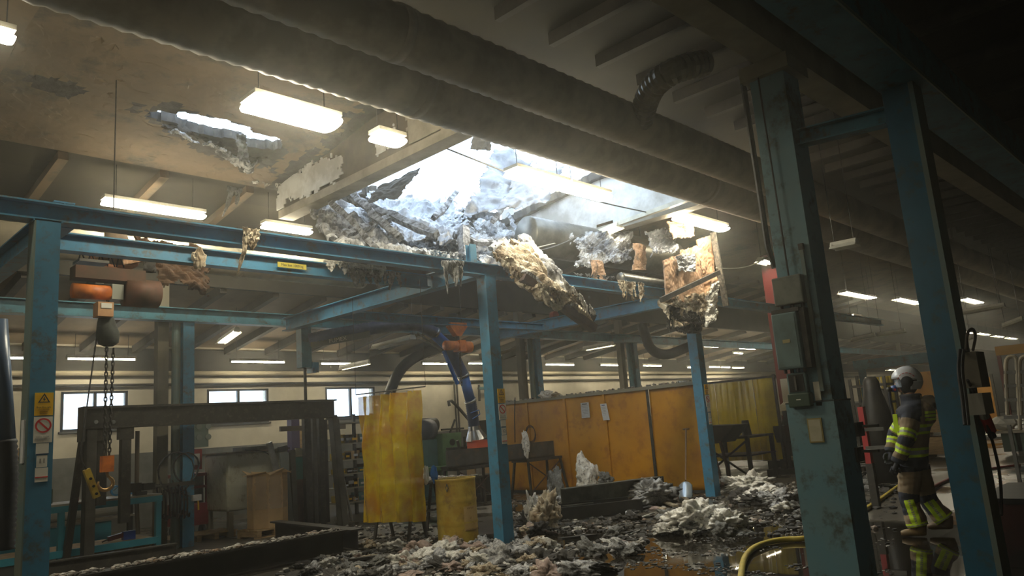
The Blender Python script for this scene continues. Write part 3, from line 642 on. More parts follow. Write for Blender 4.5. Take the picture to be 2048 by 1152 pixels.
# ================================================================= burnt roof wreckage
E2 = lambda x, y, Y: at(x, y, 'y', Y)
t = thing('collapsed_roof', 'ash covered collapsed roof slab lying below the hole on the blue beams', 'collapsed roof', (8.5, 9.8, 4.0))
sheet('insulation_layer', ASH, [(5.35, 8.25, 4.02), (9.4, 8.05, 4.05), (12.0, 11.3, 6.0), (6.95, 11.5, 5.85)], 150, 110, .20, 1.5, .2, 0, 2, .10, t, False, .25, .45)
sheet('torn_lining', FOIL, [(6.6, 8.9, 4.5), (8.8, 8.6, 4.5), (10.6, 11.2, 6.25), (7.6, 11.3, 6.1)], 90, 70, .20, 1.7, .25, .5, 6, .015, t, False, .1, .22)
for a, b, r, nm in (((6.05, 8.3, 4.15), (7.0, 11.4, 6.1), .06, 'charred_joist'), ((6.5, 8.35, 4.35), (7.25, 11.1, 6.2), .07, 'charred_joist'), ((7.4, 8.6, 4.55), (6.95, 11.0, 5.95), .08, 'charred_joist'), ((8.2, 9.9, 5.1), (9.7, 8.9, 4.75), .05, 'charred_joist'), ((10.2, 9.4, 5.0), (11.4, 10.9, 6.1), .05, 'charred_joist')):
    P = resample([a, b], .12); P = [p+V((nz(p, 3)*.05, nz(p+V((4, 4, 4)), 3)*.05, nz(p+V((8, 4, 1)), 3)*.05)) for p in P]
    MB().tube(P, [r*(1+.35*nz(p, 14)) for p in P], 4).build(nm, mat('ashy_char', (.03, .028, .028), (.32, .33, .35), 9, .9, 0, .7, detail=9), t)
for a, b, w_ in ((E2(868, 438, 9.3), E2(912, 385, 9.9), .13), (E2(985, 445, 8.9), E2(1035, 372, 9.4), .12), (E2(690, 470, 8.9), E2(790, 432, 9.6), .12), (E2(905, 470, 8.6), E2(990, 492, 8.4), .12), (E2(930, 520, 8.2), E2(925, 455, 8.5), .2)):
    P = resample([a, b], .1); MB().tube([p+V((nz(p, 4)*.04, 0, nz(p+V((3, 3, 3)), 4)*.04)) for p in P], [w_*.5*(1+.4*nz(p, 11)) for p in P], 4).build('charred_joist', MATS['ashy_char'] if w_ > .1 else CHAR, t)
def wsheet(name, lab, cat, m, P, amp=.1, nu=50, nv=50, **k):
    o = sheet(name, m, P, nu, nv, amp, **k); return tag(o, lab, cat, k.get('group'))
wsheet('folded_sheet', 'large buckled pale metal sheet standing in the roof hole', 'metal sheet', FOIL, [E2(925, 425, 9.4), E2(1010, 420, 9.0), E2(1075, 330, 9.6), E2(990, 290, 10.0)], .22, fr=1.6, edge=.06, seed=3, thick=.01, fine=.04, smooth=True)
wsheet('folded_sheet', 'pale grey buckled sheet leaning right of the hole centre', 'metal sheet', FOIL, [E2(985, 430, 8.8), E2(1100, 400, 8.7), E2(1130, 330, 9.3), E2(1040, 330, 9.5)], .15, fr=1.5, edge=.06, seed=5, thick=.01, fine=.04, smooth=True)
wsheet('folded_sheet', 'dark torn sheet flap hanging at the top of the roof hole', 'metal sheet', STEELD, [E2(938, 300, 8.4), E2(982, 302, 8.4), E2(985, 272, 8.2), E2(950, 262, 8.2)], .03, 20, 20, fr=2, edge=.01, seed=6, thick=.01)
wsheet('folded_sheet', 'dark curled roofing flap hanging at the left of the roof hole', 'metal sheet', CHAR, [E2(735, 405, 9.6), E2(790, 400, 9.3), E2(850, 335, 9.0), E2(750, 372, 9.8)], .10, 30, 30, fr=2, edge=.03, seed=9, thick=.015)
for i, (A, B_, dr, n, w_, m, lab) in enumerate([
    (E2(500, 345, 11.7), E2(650, 358, 11.5), .22, 16, .16, WOOLW, 'shredded white wool fringe on top of the left torn skylight beam'),
    (E2(655, 522, 8.88), E2(765, 532, 8.88), .17, 14, .14, WOOLW, 'bright shredded wool hanging on the second blue beam'),
    (E2(690, 535, 8.86), E2(800, 545, 8.86), .25, 12, .12, WOOLG, 'grey shreds draped over the second blue beam, right of the bright shreds'),
    (E2(886, 520, 7.68), E2(925, 522, 7.68), .42, 6, .10, WOOLG, 'dangling grey rag on the near beam left of the middle post'),
    (E2(488, 455, 7.68), E2(512, 458, 7.68), .52, 4, .10, WOOLB, 'brown burnt rag hanging over the near beam, left half'),
    (at(462, 345, 'z', 6.28), at(486, 350, 'z', 6.28), .75, 4, .12, WOOLG, 'thin wispy grey strand hanging above the near beam'),
    (E2(1232, 560, 7.66), E2(1288, 566, 7.66), .34, 7, .13, WOOLB, 'beige pointed wool rag hanging from the near beam, right half'),
    (E2(860, 500, 7.9), E2(960, 512, 7.9), .16, 12, .10, ASH, 'ashy fringe lying over the near beam above the grey rag'),
    (E2(1150, 546, 7.85), E2(1230, 553, 7.85), .10, 8, .10, CHAR, 'charred scraps on the near beam below the burnt duct')]):
    tag(tatters('wool_rag', m, A, B_, dr, n, w_, 20+i), lab, 'insulation rag')
# diagonal hanging slab right of the middle post
t = thing('hanging_roof_slab', 'long torn insulation slab sagging diagonally right of the middle post', 'roof slab', (9.4, 7.2, 3.9))
sheet('wool_layer', WOOLB, [E2(1095, 600, 6.9), E2(1195, 655, 6.9), E2(1030, 470, 7.7), E2(985, 500, 7.5)], 80, 80, .14, 2.2, .09, 0, 31, .09, t)
sheet('wool_layer', ASH, [E2(1060, 560, 7.1), E2(1190, 630, 7.0), E2(1060, 470, 8.0), E2(960, 480, 8.0)], 80, 80, .16, 1.8, .1, 0, 33, .08, t)
tatters('wool_shreds', WOOLB, E2(1075, 565, 6.95), E2(1150, 590, 6.9), .26, 16, .13, 71, t)
tatters('wool_shreds', WOOLW, E2(1130, 560, 6.95), E2(1188, 620, 6.9), .16, 12, .10, 72, t)
tatters('wool_shreds', WOOLB, E2(990, 505, 7.4), E2(1060, 560, 7.1), .16, 14, .12, 73, t)
MB().bar(E2(1045, 555, 7.15), E2(1188, 658, 6.85), .14, .11).build('scorched_joist', RUST, t)
MB().bar(E2(1080, 560, 7.2), E2(1188, 640, 6.95), .05, .16).build('scorched_joist', CHAR, t)
# hanging brown panel over the right post
t = thing('hanging_roof_panel', 'big charred tan roof panel hanging in front of the right signed post head', 'roof panel', (12.6, 7.3, 3.4))
PY = 7.60
sheet('tan_board', PLY, [E2(1330, 600, PY), E2(1368, 605, PY), E2(1365, 505, PY), E2(1325, 520, PY)], 40, 60, .03, 2, .02, 0, 41, .03, t)
sheet('tan_board', PLY, [E2(1366, 600, PY+.04), E2(1410, 590, PY+.04), E2(1395, 490, PY+.04), E2(1362, 500, PY+.04)], 40, 60, .03, 2, .02, 0, 42, .03, t)
sheet('tan_board', PLY, [E2(1408, 590, PY+.08), E2(1436, 580, PY+.08), E2(1422, 470, PY+.08), E2(1392, 480, PY+.08)], 40, 60, .05, 2, .02, 0, 43, .03, t)
sheet('burnt_wool', WOOLB, [E2(1345, 655, PY), E2(1420, 655, PY), E2(1436, 575, PY+.02), E2(1322, 598, PY+.02)], 80, 60, .12, 3, .05, 0, 44, .08, t)
sheet('wool_edge', WOOLW, [E2(1410, 655, PY-.1), E2(1432, 640, PY-.1), E2(1438, 560, PY-.1), E2(1420, 565, PY-.1)], 30, 60, .06, 4, .03, 0, 45, .05, t)
tatters('wool_shreds', WOOLB, E2(1330, 610, PY-.05), E2(1432, 600, PY-.05), .38, 14, .14, 75, t)
tatters('charred_shreds', CHAR, E2(1335, 635, PY-.03), E2(1420, 630, PY-.03), .24, 12, .14, 76, t)
sheet('charred_tip', CHAR, [E2(1340, 665, PY), E2(1410, 668, PY), E2(1400, 625, PY-.06), E2(1330, 610, PY-.06)], 40, 40, .10, 4, .06, 0, 46, .04, t)
sheet('foil_patch', FOIL, [E2(1355, 545, PY-.06), E2(1390, 545, PY-.06), E2(1392, 505, PY-.06), E2(1350, 508, PY-.06)], 30, 30, .05, 4, .03, 0, 47, .01, t)
MB().bar(E2(1322, 600, PY-.1), E2(1438, 545, PY-.12), .06, .09).build('charred_batten', CHAR, t)
MB().bar(E2(1426, 465, PY+.0), E2(1452, 612, PY-.05), .05, .12).build('charred_side_beam', mat('alligator_char', (.03, .028, .025), (.16, .14, .11), 14, .8, 0, .8), t)
sheet('drooping_lining', FOIL, [E2(1300, 515, 7.9), E2(1355, 505, 7.7), E2(1350, 450, 7.9), E2(1285, 460, 8.1)], 40, 40, .10, 3, .04, 0, 48, .02, t)
sheet('drooping_lining', PLY, [E2(1345, 480, 7.6), E2(1395, 475, 7.5), E2(1390, 440, 7.6), E2(1335, 440, 7.7)], 30, 30, .06, 3, .03, 0, 49, .02, t)
# burnt duct run behind
t = thing('burnt_duct', 'big round duct covered with burnt wool, between the diagonal slab and the hanging panel', 'duct', (11, 9, 4.6))
a = E2(1050, 470, 9.4); b = E2(1345, 520, 8.6)
MB().corr([a, b], .36, .10, .012, 28).build('pipe', mat('sooty_zinc', (.16, .155, .13), (.07, .065, .055), 3, .4, .5, .2), t, True)
sheet('wool_cover', ASH, [E2(1150, 535, 8.35), E2(1265, 520, 8.2), E2(1262, 462, 8.6), E2(1140, 465, 8.9)], 60, 50, .16, 2.5, .10, .35, 52, .04, t)
sheet('tan_lagging', PLY, [E2(1185, 570, 8.3), E2(1215, 562, 8.3), E2(1205, 520, 8.3), E2(1180, 520, 8.3)], 24, 30, .05, 3, .01, 0, 53, .02, t)
sheet('tan_lagging', PLY, [E2(1265, 540, 8.1), E2(1292, 540, 8.1), E2(1295, 490, 8.1), E2(1268, 485, 8.1)], 24, 30, .05, 3, .01, 0, 54, .02, t)
a = E2(1240, 555, 8.0); b = E2(1330, 570, 7.95)
tag(MB().corr([a, b], .09, .06, .01, 14).build('fallen_pipe', mat('sooty_zinc', (.16, .155, .13)), None, True), 'small dented pipe lying on the near beam left of the hanging panel', 'pipe')
for (a, b, lab) in (((995, 505, 7.9), (1165, 468, 8.6), 'thin bent conduit in front of the big skylight lining'), ((1432, 536, 7.6), (1540, 512, 7.9), 'thin pale conduit between the hanging panel and the big pillar'), ((950, 300, 7.7), (1310, 415, 7.7), 'slack wire crossing the burnt hole'), ((1030, 505, 9.0), (1300, 412, 9.0), 'thin pale conduit along the edge of the right skylight beam')):
    A = E2(*a); B = E2(*b)
    if 'slack' in lab: A = V((6.79, 7.7, 5.58)); B = V((12.1, 7.7, 5.40))
    P = [A.lerp(B, i/14)-V((0, 0, .12*math.sin(math.pi*i/14))) for i in range(15)]
    tag(MB().tube(P, .012, 6).build('conduit', LAMPW if 'pale' in lab else STEELD), lab, 'conduit')
# fringe on the lower edge of the hole
for i in range(12):
    x = 7.0+i*.42; y = 11.5+R_.random()*.2
    o = MB().lump((x, y, rz(y)-.1-R_.random()*.2), (.12+.15*R_.random(), .08, .12+.2*R_.random()), 60+i, 2, .6, 2).build('wool_scrap', [WOOLG, WOOLW, CHAR][i % 3])
    tag(o, 'ragged scrap of burnt wool clinging to the far rim of the roof hole', 'insulation scrap', 'scraps on the far rim of the hole')
# small holes at left: charred surround
t = thing('charred_roof_edge', 'charred layers round the small bright holes at upper left', 'charred edge', (4.6, 10, 6.2))
for i, (P, m) in enumerate([([at(310, 238, 'z', 6.2), at(490, 345, 'z', 6.15), at(540, 318, 'z', 6.15), at(370, 262, 'z', 6.2)], CHAR), ([at(330, 262, 'z', 6.1), at(505, 350, 'z', 6.05), at(515, 328, 'z', 6.05), at(350, 255, 'z', 6.1)], ASH)]):
    sheet('charred_layer', m, P, 60, 30, .10, 2.5, .07, 0, 70+i, .03, t)
sheet('charred_layer', mat('ashy_char', (.03, .028, .028)), [at(470, 330, 'z', 5.9), at(500, 330, 'z', 5.9), at(497, 268, 'z', 6.3), at(468, 262, 'z', 6.3)], 30, 30, .06, 3, .03, 0, 74, .03, t)
# burnt duct end at the left
t = thing('burnt_duct_end', 'broken lagged duct with curled orange brown lining beside the chain hoist', 'duct', (3.4, 9.9, 4.2))
c = E2(228, 505, 9.7)
MB().cyl((c.x, c.y+.05, c.z+.3), (c.x, c.y+.05, ceil(c)), .008, n=6).build('suspension_rod', STEELD, t)
MB().tube([c+V((0, .05, .5)), c+V((.02, 0, .2)), c, c+V((.02, -.03, -.08))], [.10, .12, .20, .26], 18, False).build('lagging_sleeve', mat('pale_sleeve', (.42, .33, .24), (.28, .2, .14), 3, .8), t, True, solid=.02)
MB().tube([c+V((.25*math.cos(a), -.05, .10*math.sin(a)-.1)) for a in [i*.35 for i in range(19)]], .035, 8).build('torn_ring', mat('burnt_orange_ring', (.32, .13, .06), (.2, .08, .04), 5, .8), t, True)
sheet('curled_lagging', mat('brown_lagging', (.16, .09, .05), (.08, .05, .03), 3, .9, 0, .3), [E2(315, 575, 9.6), E2(420, 590, 9.6), E2(430, 500, 9.8), E2(260, 450, 9.9)], 50, 50, .22, 1.6, .08, 0, 81, .03, t)
sheet('curled_lagging', PLY, [E2(245, 530, 9.5), E2(305, 520, 9.5), E2(310, 480, 9.6), E2(250, 510, 9.5)], 40, 30, .08, 2.5, .03, 0, 82, .02, t)
sheet('curled_lagging', CHAR, [E2(285, 545, 9.4), E2(312, 545, 9.4), E2(318, 480, 9.5), E2(290, 490, 9.5)], 30, 30, .06, 2.5, .03, 0, 83, .02, t)
tag(MB().lump(E2(398, 518, 8.90), (.07, .07, .13), 85, 3, .4, 2).build('wool_scrap', WOOLB), 'small beige wool lump stuck on the second blue beam', 'insulation scrap')

# ================================================================= bridge crane girders and hoists
tag(MB().ib((2.2, 9.0, 3.91), (7.5, 9.0, 3.91), .16, .20).build('crane_girder', BLUE), 'second blue girder with the yellow load sign, behind the near beam', 'girder')
tag(MB().ib((7.65, 11.75, 3.84), (13.2, 11.75, 3.84), .16, .16).build('crane_girder', BLUE), 'thin bright blue girder carrying the small orange hoist', 'girder')
g0 = at(557, 546, 'y', 8.9); 
t = thing('load_sign', 'yellow load sign strip on the second blue girder', 'sign', (g0.x+.2, 8.92, 3.9))
MB().bb(g0.x, g0.x+.42, 8.912, 8.925, 3.875, 3.945).build('plate', mat('dull_sign_yellow', (.5, .42, .05), None, 1, .6), t)
text('lettering', 'Max last 1000 kg', .048, (g0.x+.21, 8.909, 3.91), (1, 0, 0), (0, 0, 1), INK, t)
def chain(name, p0, p1, pitch, m, parent, r=.006):
    p0 = V(p0); p1 = V(p1); L = (p1-p0).length; n = int(L/pitch); mb = MB(); d = (p1-p0)/n
    for i in range(n):
        c = p0+d*(i+.5); a = V((1, 0, 0)) if i % 2 else V((0, 1, 0)); z = d.normalized(); h = pitch*.72
        P = [c+z*(h*s1)+a*(pitch*.30*s2) for s1, s2 in ((.9, -.4), (1, .0), (.9, .4), (.5, 1), (-.5, 1), (-.9, .4), (-1, 0), (-.9, -.4), (-.5, -1), (.5, -1), (.9, -.4))]
        mb.tube(P, r, 5, False)
    return mb.build(name, m, parent)
h = at(200, 590, 'y', 9.0)
t = thing('chain_hoist', 'orange electric chain hoist with black chain bag on the left', 'hoist', (h.x, 9.0, h.z))
x, z = h.x, h.z
MB().cyl((x-.28, 9.0, z+.03), (x+.10, 9.0, z+.03), .085, n=20).build('motor', ORANGE, t, True)
MB().bb(x+.10, x+.22, 8.92, 9.08, z-.05, z+.12).build('end_plate', mat('hoist_plate', (.30, .31, .26), None, 1, .5), t)
MB().bb(x-.28, x+.45, 8.90, 9.1, z+.16, z+.30).build('trolley', mat('sooty_brown_trolley', (.07, .04, .02), (.12, .05, .025), 4, .7), t)
MB().bb(x-.25, x+.05, 8.88, 9.12, z+.34, z+.37).build('trolley_cover', STEEL, t)
MB().cyl((x+.25, 9.0, z+.05), (x+.62, 9.0, z+.05), .16, n=20).build('gearbox', mat('sooty_brown_trolley', (.1, .05, .03)), t, True)
k = MB(); k.bb(x-.06, x+.10, 8.86, 9.02, z-.26, z-.10); cb = k.build('control_box', mat('pale_orange_box', (.55, .32, .16), (.45, .24, .12), 6, .5), t)
MB().bb(x-.03, x+.08, 8.853, 8.86, z-.17, z-.115).build('box_label', WHITE, cb)
MB().tube([(x+.06, 9, z-.20), (x+.07, 9, z-.30), (x+.09, 9, z-.45), (x+.10, 9, z-.54), (x+.10, 9, z-.57)], [.06, .09, .12, .10, .05], 14).build('chain_bag', mat('black_bag', (.03, .035, .03), (.06, .065, .055), 6, .8), t, True)
for i in range(5): MB().tube(smoothpath([(x-.2+i*.1, 9.1, z+.36), (x-.17+i*.1, 9.12, z+.52), (x-.12+i*.1, 9.1, z+.36)], 2), .008, 6).build('festoon_cable', RUBBER, t)
hk = at(212, 925, 'y', 9.0)
chain('load_chain', (hk.x-.02, 9.0, z+.1), (hk.x-.02, 9.0, hk.z+.06), .045, BLACK, t, .007); chain('load_chain', (hk.x+.05, 9.0, z-.6), (hk.x+.03, 9.0, hk.z+.06), .045, BLACK, t, .007)
MB().bb(hk.x-.05, hk.x+.07, 8.96, 9.04, hk.z-.10, hk.z+.07).build('hook_block', ORANGE, t)
cz = hk.z-.22; MB().tube([(hk.x+.01, 9, hk.z-.10), (hk.x+.02, 9, hk.z-.14)]+[(hk.x+.075*math.cos(a), 9, cz+.07*math.sin(a)) for a in [1.0-i*.35 for i in range(14)]], [.016]*3+[.02]*10+[.016, .012, .008], 10).build('hook', mat('brassy_hook', (.45, .28, .12), None, 1, .3, .8), t, True)
pb = at(182, 965, 'y', 9.0)
t = thing('control_pendant', 'yellow push button pendant hanging left of the hoist hook', 'pendant control', pb)
MB().bar(pb+V((.06, 0, -.16)), pb+V((-.05, 0, .14)), .065, .055, (0, 1, 0)).build('housing', YDRUM, t)
MB().tube([pb+V((-.05, 0, .14)), pb+V((-.10, 0, .24)), pb+V((-.11, 0, .32)), (x+.02, 9.05, z-.2)], .008, 6).build('cable', RUBBER, t)
for i in range(3): MB().cyl(pb+V((.045-i*.03, -.03, -.12+i*.08)), pb+V((.045-i*.03, -.045, -.12+i*.08)), .014, n=10).build('button', BLACK, t)
h = at(914, 665, 'y', 11.75)
t = thing('chain_hoist', 'small bright orange chain hoist behind the extraction arm', 'hoist', (h.x, 11.75, h.z)); x, z = h.x, 3.72
MB().prism([(x-.22, 11.68, z+.10), (x+.22, 11.68, z+.10), (x+.24, 11.68, z+.02), (x+.06, 11.68, z-.18), (x-.06, 11.68, z-.18), (x-.24, 11.68, z+.02)], (0, .14, 0)).build('trolley', ORANGE, t)
MB().bb(x-.03, x+.03, 11.72, 11.78, z-.35, z-.15).build('suspension', STEELD, t)
MB().cyl((x-.34, 11.75, z-.38), (x+.02, 11.75, z-.38), .10, n=18).build('motor', ORANGE, t, True); MB().bb(x-.03, x+.14, 11.64, 11.86, z-.50, z-.27).build('gearbox', ORANGE, t); MB().cyl((x+.14, 11.75, z-.40), (x+.34, 11.75, z-.40), .12, n=18).build('end_drum', ORANGE, t, True)
chain('load_chain', (x+.04, 11.75, z-.5), (x+.04, 11.75, z-1.2), .06, BLACK, t, .008)
MB().tube([(x+.1, 11.7, z+.1), (x+.1, 11.7, z+.6), (x+.1, 11.7, z+1.0)], .008, 6).build('supply_cable', STEELD, t)
p = at(925, 511+48, 'y', 10.2)
tag(MB().prism([at(880, 559, 'y', 9.3), at(918, 546, 'y', 9.6), at(919, 556, 'y', 9.6), at(912, 560, 'y', 9.6)], (0, .06, 0)).build('end_stop', mat('orange_stop', (.8, .16, .03), None, 1, .5)), 'small orange red end stop between the blue cross beams', 'end stop')
T_ = lambda c, lab: thing('cable_reel', lab, 'cable reel', c)
for p_, lab in (((1112, 631, 12.4), 'dark red cable reel under the sagging slab'), ((1300, 612, 10.0), 'dull red cable reel behind the near beam')):
    c = at(p_[0], p_[1], 'y', p_[2]); t = T_(c, lab); MB().cyl(c, c+V((0, .12, 0)), .12, n=18).build('reel_drum', REDD if 'dull' in lab else RED, t); MB().cyl(c+V((0, .06, .1)), (c.x, c.y+.06, ceil(c)), .008, n=6).build('suspension_rod', STEELD, t)

# ================================================================= extraction arms
def hoop(mb, c, d, r, m=None): return mb.cyl(V(c)-d*.015, V(c)+d*.015, r, n=18)
YA = 12.3
t = thing('extraction_arm', 'long blue fume extraction arm with hose and metal nozzle', 'extraction arm', at(950, 850, 'y', YA))
P = [at(*p, 'y', YA) for p in ((618, 680), (655, 672), (700, 664), (745, 656), (790, 650), (825, 648), (848, 653), (866, 664))]
P[0].y = YA+.9; P[1].y = YA+.7; P[2].y = YA+.45; P[3].y = YA+.2
P = [at(618, 680, 'y', 13.2), at(655, 672, 'y', 13.0), at(700, 664, 'y', 12.8), at(745, 656, 'y', 12.6), at(790, 650, 'y', 12.45), at(825, 648, 'y', 12.35), at(848, 654, 'y', YA), at(868, 666, 'y', YA)]
MB().corr(smoothpath(P, 2), .125, .055, .010, 16).build('hose', mat('slate_blue_hose', (.10, .12, .21), (.05, .07, .14), 4, .5, 0, .2), t, True)
A = [at(*p, 'y', YA) for p in ((862, 662), (888, 693), (903, 716), (920, 752), (930, 752+16), (945, 822))]
MB().cyl(at(860, 660, 'y', YA), at(902, 698, 'y', YA), .115, n=20).build('upper_tube', BLUEH, t, True)
MB().corr([at(898, 695, 'y', YA), at(912, 722, 'y', YA), at(927, 752, 'y', YA)], .12, .05, .014, 18).build('elbow_hose', HOSEB, t, True)
MB().cyl(at(927, 750, 'y', YA), at(941, 802, 'y', YA), .11, n=20).build('lower_tube', BLUEH, t, True)
MB().corr([at(941, 802, 'y', YA), at(944, 820, 'y', YA), at(948, 852, 'y', YA)], .115, .04, .014, 18).build('nozzle_hose', HOSEB, t, True)
MB().tube([at(948, 852, 'y', YA), at(949, 860, 'y', YA), at(953, 878, 'y', YA)], [.12, .14, .24], 24, False).build('nozzle', CHROME, t, False, solid=.01)
for p, q in (((868, 664), (872, 668)), ((898, 694), (902, 698)), ((926, 749), (928, 753)), ((940, 800), (942, 804))):
    MB().cyl(at(*p, 'y', YA), at(*q, 'y', YA), .135, n=20).build('clamp_ring', GALV, t, True)
MB().bar(at(896, 700, 'y', YA-.0)-V((.12, 0, .02)), at(922, 768, 'y', YA)-V((.10, 0, 0)), .07, .05).build('link_bar', BLUEH, t)
MB().bar(at(835, 665, 'y', YA-.1), at(882, 702, 'y', YA-.1), .025, .025).build('spring_rod', STEEL, t); MB().bar(at(838, 678, 'y', YA-.1), at(884, 700, 'y', YA-.1), .02, .02).build('spring_rod', STEEL, t)
MB().tube([at(941, 826, 'y', YA-.13), at(958, 820, 'y', YA-.2), at(960, 828, 'y', YA-.2), at(945, 838, 'y', YA-.13)], .012, 6).build('handle', BLUEH, t)
a = at(622, 690, 'y', 13.1); b = at(740, 668, 'y', 12.5); MB().bar(a, b, .03, .13).build('support_rail', mat('olive_rail', (.13, .12, .08), None, 1, .6), t)
dx = (b-a).normalized(); m_ = a.lerp(b, .45); ydn = dx.cross(V((dx.y, -dx.x, 0))).normalized(); ydn = ydn if ydn.z > 0 else -ydn
text('lettering', 'FUMEX', .11, m_+V((-.02, -.03, 0)), dx, ydn, mat('cream_letters', (.6, .52, .35), None, 1, .6), t)
t = thing('extraction_arm', 'dark background extraction hose rising behind the yellow curtain', 'extraction arm', at(790, 790, 'y', 15))
P = smoothpath([at(775, 800, 'y', 14.6), at(790, 755, 'y', 14.6), at(815, 722, 'y', 14.6), at(860, 700, 'y', 14.6), at(905, 688, 'y', 14.6), V((at(905, 688, 'y', 14.6).x+.1, 14.6, 4.6))], 2)
MB().corr(P, .12, .06, .014, 16).build('hose', mat('dark_slate_hose', (.02, .023, .03), None, 1, .6), t, True)
t = thing('extraction_arm', 'blue extraction tube with dark hose at the left picture edge', 'extraction arm', at(5, 1000, 'y', 6.6))
MB().cyl(at(-8, 640, 'y', 6.6), at(8, 880, 'y', 6.6), .075, n=18).build('tube', mat('slate_blue_tube', (.10, .16, .26), None, 1, .3), t, True)
MB().corr([at(7, 880, 'y', 6.6), at(10, 950, 'y', 6.6), at(2, 1100, 'y', 6.6)], .08, .04, .01, 16).build('hose', mat('dark_slate_hose', (.035, .04, .055)), t, True)
t = thing('extraction_arm', 'black extraction arm hanging over the ochre wall, left of the right signed post', 'extraction arm', at(1340, 700, 'y', 13))
P = smoothpath([at(1285, 655, 'y', 13.45), at(1290, 668, 'y', 12.9), at(1300, 700, 'y', 12.8), at(1330, 712, 'y', 12.8), at(1362, 700, 'y', 12.8), at(1384, 690, 'y', 12.6)], 2)
MB().corr(P, .14, .07, .014, 14).build('hose', mat('dark_slate_hose', (.035, .04, .055)), t, True)
# ================================================================= workshop floor, left side
def T(name, lab, cat, org, grp=None): return thing(name, lab, cat, org, grp)
# portal frame
YF = 12.75
a = at(164, 835, 'y', YF); b = at(668, 815, 'y', YF)
t = T('portal_frame', 'grey steel portal frame with heavy top beam on the left', 'frame', (5.8, YF, 0))
MB().ib((a.x, YF, 2.20), (b.x, YF, 2.20), .22, .34, .03, .02).build('top_beam', STEELD, t)
MB().bb(a.x-.02, a.x+.01, YF-.14, YF+.14, 1.85, 2.37).build('end_plate', STEEL, t)
MB().ch((a.x+.12, YF, 0), (a.x+.12, YF, 2.03), .14, .18, .012, up=(0, 1, 0)).build('leg', STEEL, t)
MB().bar((a.x-.12, YF+.2, 0), (a.x+.06, YF+.1, 2.0), .09, .1).build('leg', STEELD, t)
MB().ch((b.x+.12, YF, 0), (b.x-.02, YF, 2.03), .14, .16, .012, up=(0, 1, 0)).build('leg', STEEL, t)
for px, y1 in ((203, 1010), (251, 1045)):
    p = at(px, 855, 'y', YF); q = at(px+2, y1, 'y', YF); MB().bb(p.x-.07, p.x+.07, YF-.06, YF+.06, q.z, 2.03).build('hanging_bar', STEELD, t); MB().bb(p.x-.10, p.x+.10, YF-.08, YF+.08, 1.85, 2.03).build('bar_head', STEELD, t)
for px in (197, 232):
    p = at(px, 843, 'y', YF-.14); MB().cyl((p.x, YF-.04, p.z), (p.x, YF-.02, p.z), .03, n=12).build('bolt_head', GALV, t)
t = T('base_frame', 'black I beam base lying on the floor before the portal frame, strewn with rubble', 'frame', (4.6, 9.7, 0))
MB().ib((1.9, 9.72, .165), (6.28, 9.72, .165), .24, .33, .025, .02).build('front_beam', mat('black_oily_steel', (.02, .018, .015), (.035, .03, .025), 3, .5, .3), t)
MB().ib((6.45, 9.6, .165), (6.75, 12.5, .165), .2, .3, .025, .02).build('side_beam', MATS['black_oily_steel'], t)
MB().ib((3.2, 12.3, .14), (4.9, 12.1, .14), .14, .22, .02, .02).build('inner_beam', STEELD, t)
r = MB()
for i in range(420):
    x = 1.9+R_.random()*4.35; y = 9.72+(R_.random()-.5)*.22; s = .012+.022*R_.random()**2; r.lump((x, y, .335+s*.5), (s*1.4, s, s*.7), i % 17, 1, .5, 2)
tag(r.build('rubble_crumbs', mat('rubble_mix', (.46, .44, .40), (.07, .065, .06), 9, 1, 0, .5, c3=(.3, .2, .13), scale2=5)), 'pale crumbs of plaster lying on top of the black base beam', 'rubble', kind='stuff')
# work bench
t = T('work_bench', 'turquoise steel work bench with wooden lower shelf on the far left', 'bench', (3.6, 13.5, 0))
MB().bb(.8, 5.05, 13.05, 13.95, .90, .96).build('bench_top', BENCH, t)
MB().bb(.8, 5.05, 13.02, 13.06, .84, .93).build('front_rail', CYAN, t)
for x in (5.0, 3.6, 2.0): MB().bb(x-.04, x+.04, 13.03, 13.11, 0, .9).build('leg', CYAN, t)
MB().bb(.8, 4.95, 13.0, 13.9, .24, .29).build('lower_shelf', WOOD, t); MB().bb(.8, 4.97, 12.96, 13.0, .20, .30).build('shelf_edge', CYAN, t)
v = at(292, 985, 'z', .96)
t = T('bench_vise', 'dark iron vise at the right end of the turquoise bench', 'vise', (4.75, 13.2, .96))
MB().bb(4.68, 4.84, 13.1, 13.3, .96, 1.02).build('base', BLACK, t); MB().bb(4.56, 4.76, 13.12, 13.27, 1.02, 1.16).build('fixed_jaw', BLACK, t); MB().bb(4.80, 4.98, 13.14, 13.25, 1.03, 1.14).build('moving_jaw', BLACK, t); MB().cyl((4.98, 13.2, 1.07), (5.1, 13.2, 1.07), .018).build('screw', STEEL, t); MB().cyl((5.08, 13.2, .95), (5.08, 13.2, 1.19), .010).build('handle_bar', STEEL, t)
for (x, y, r_, lab) in ((187, 930, .10, 'small blue disc on the grey wall behind the bench'), (233, 966, .085, 'blue rimmed dial standing on the bench, left of the hook'), (263, 960, .095, 'blue rimmed dial standing on the bench, right of the hook')):
    c = at(x, y, 'y', 13.85 if y > 940 else 18.4); c.z = .96+r_*1.0 if y > 940 else c.z; t = T('dial_gauge', lab, 'gauge', c); MB().cyl(c, c+V((0, .05, 0)), r_, n=20).build('rim', mat('dial_blue', (.03, .22, .45), None, 1, .4), t); MB().cyl(c-V((0, .006, 0)), c, r_*.72, n=20).build('face', mat('dial_face', (.25, .4, .5), None, 1, .4), t); MB().bar(c-V((.05, .01, 0)), c+V((.02, -.01, .06)), .008, .006).build('needle', BLACK, t)
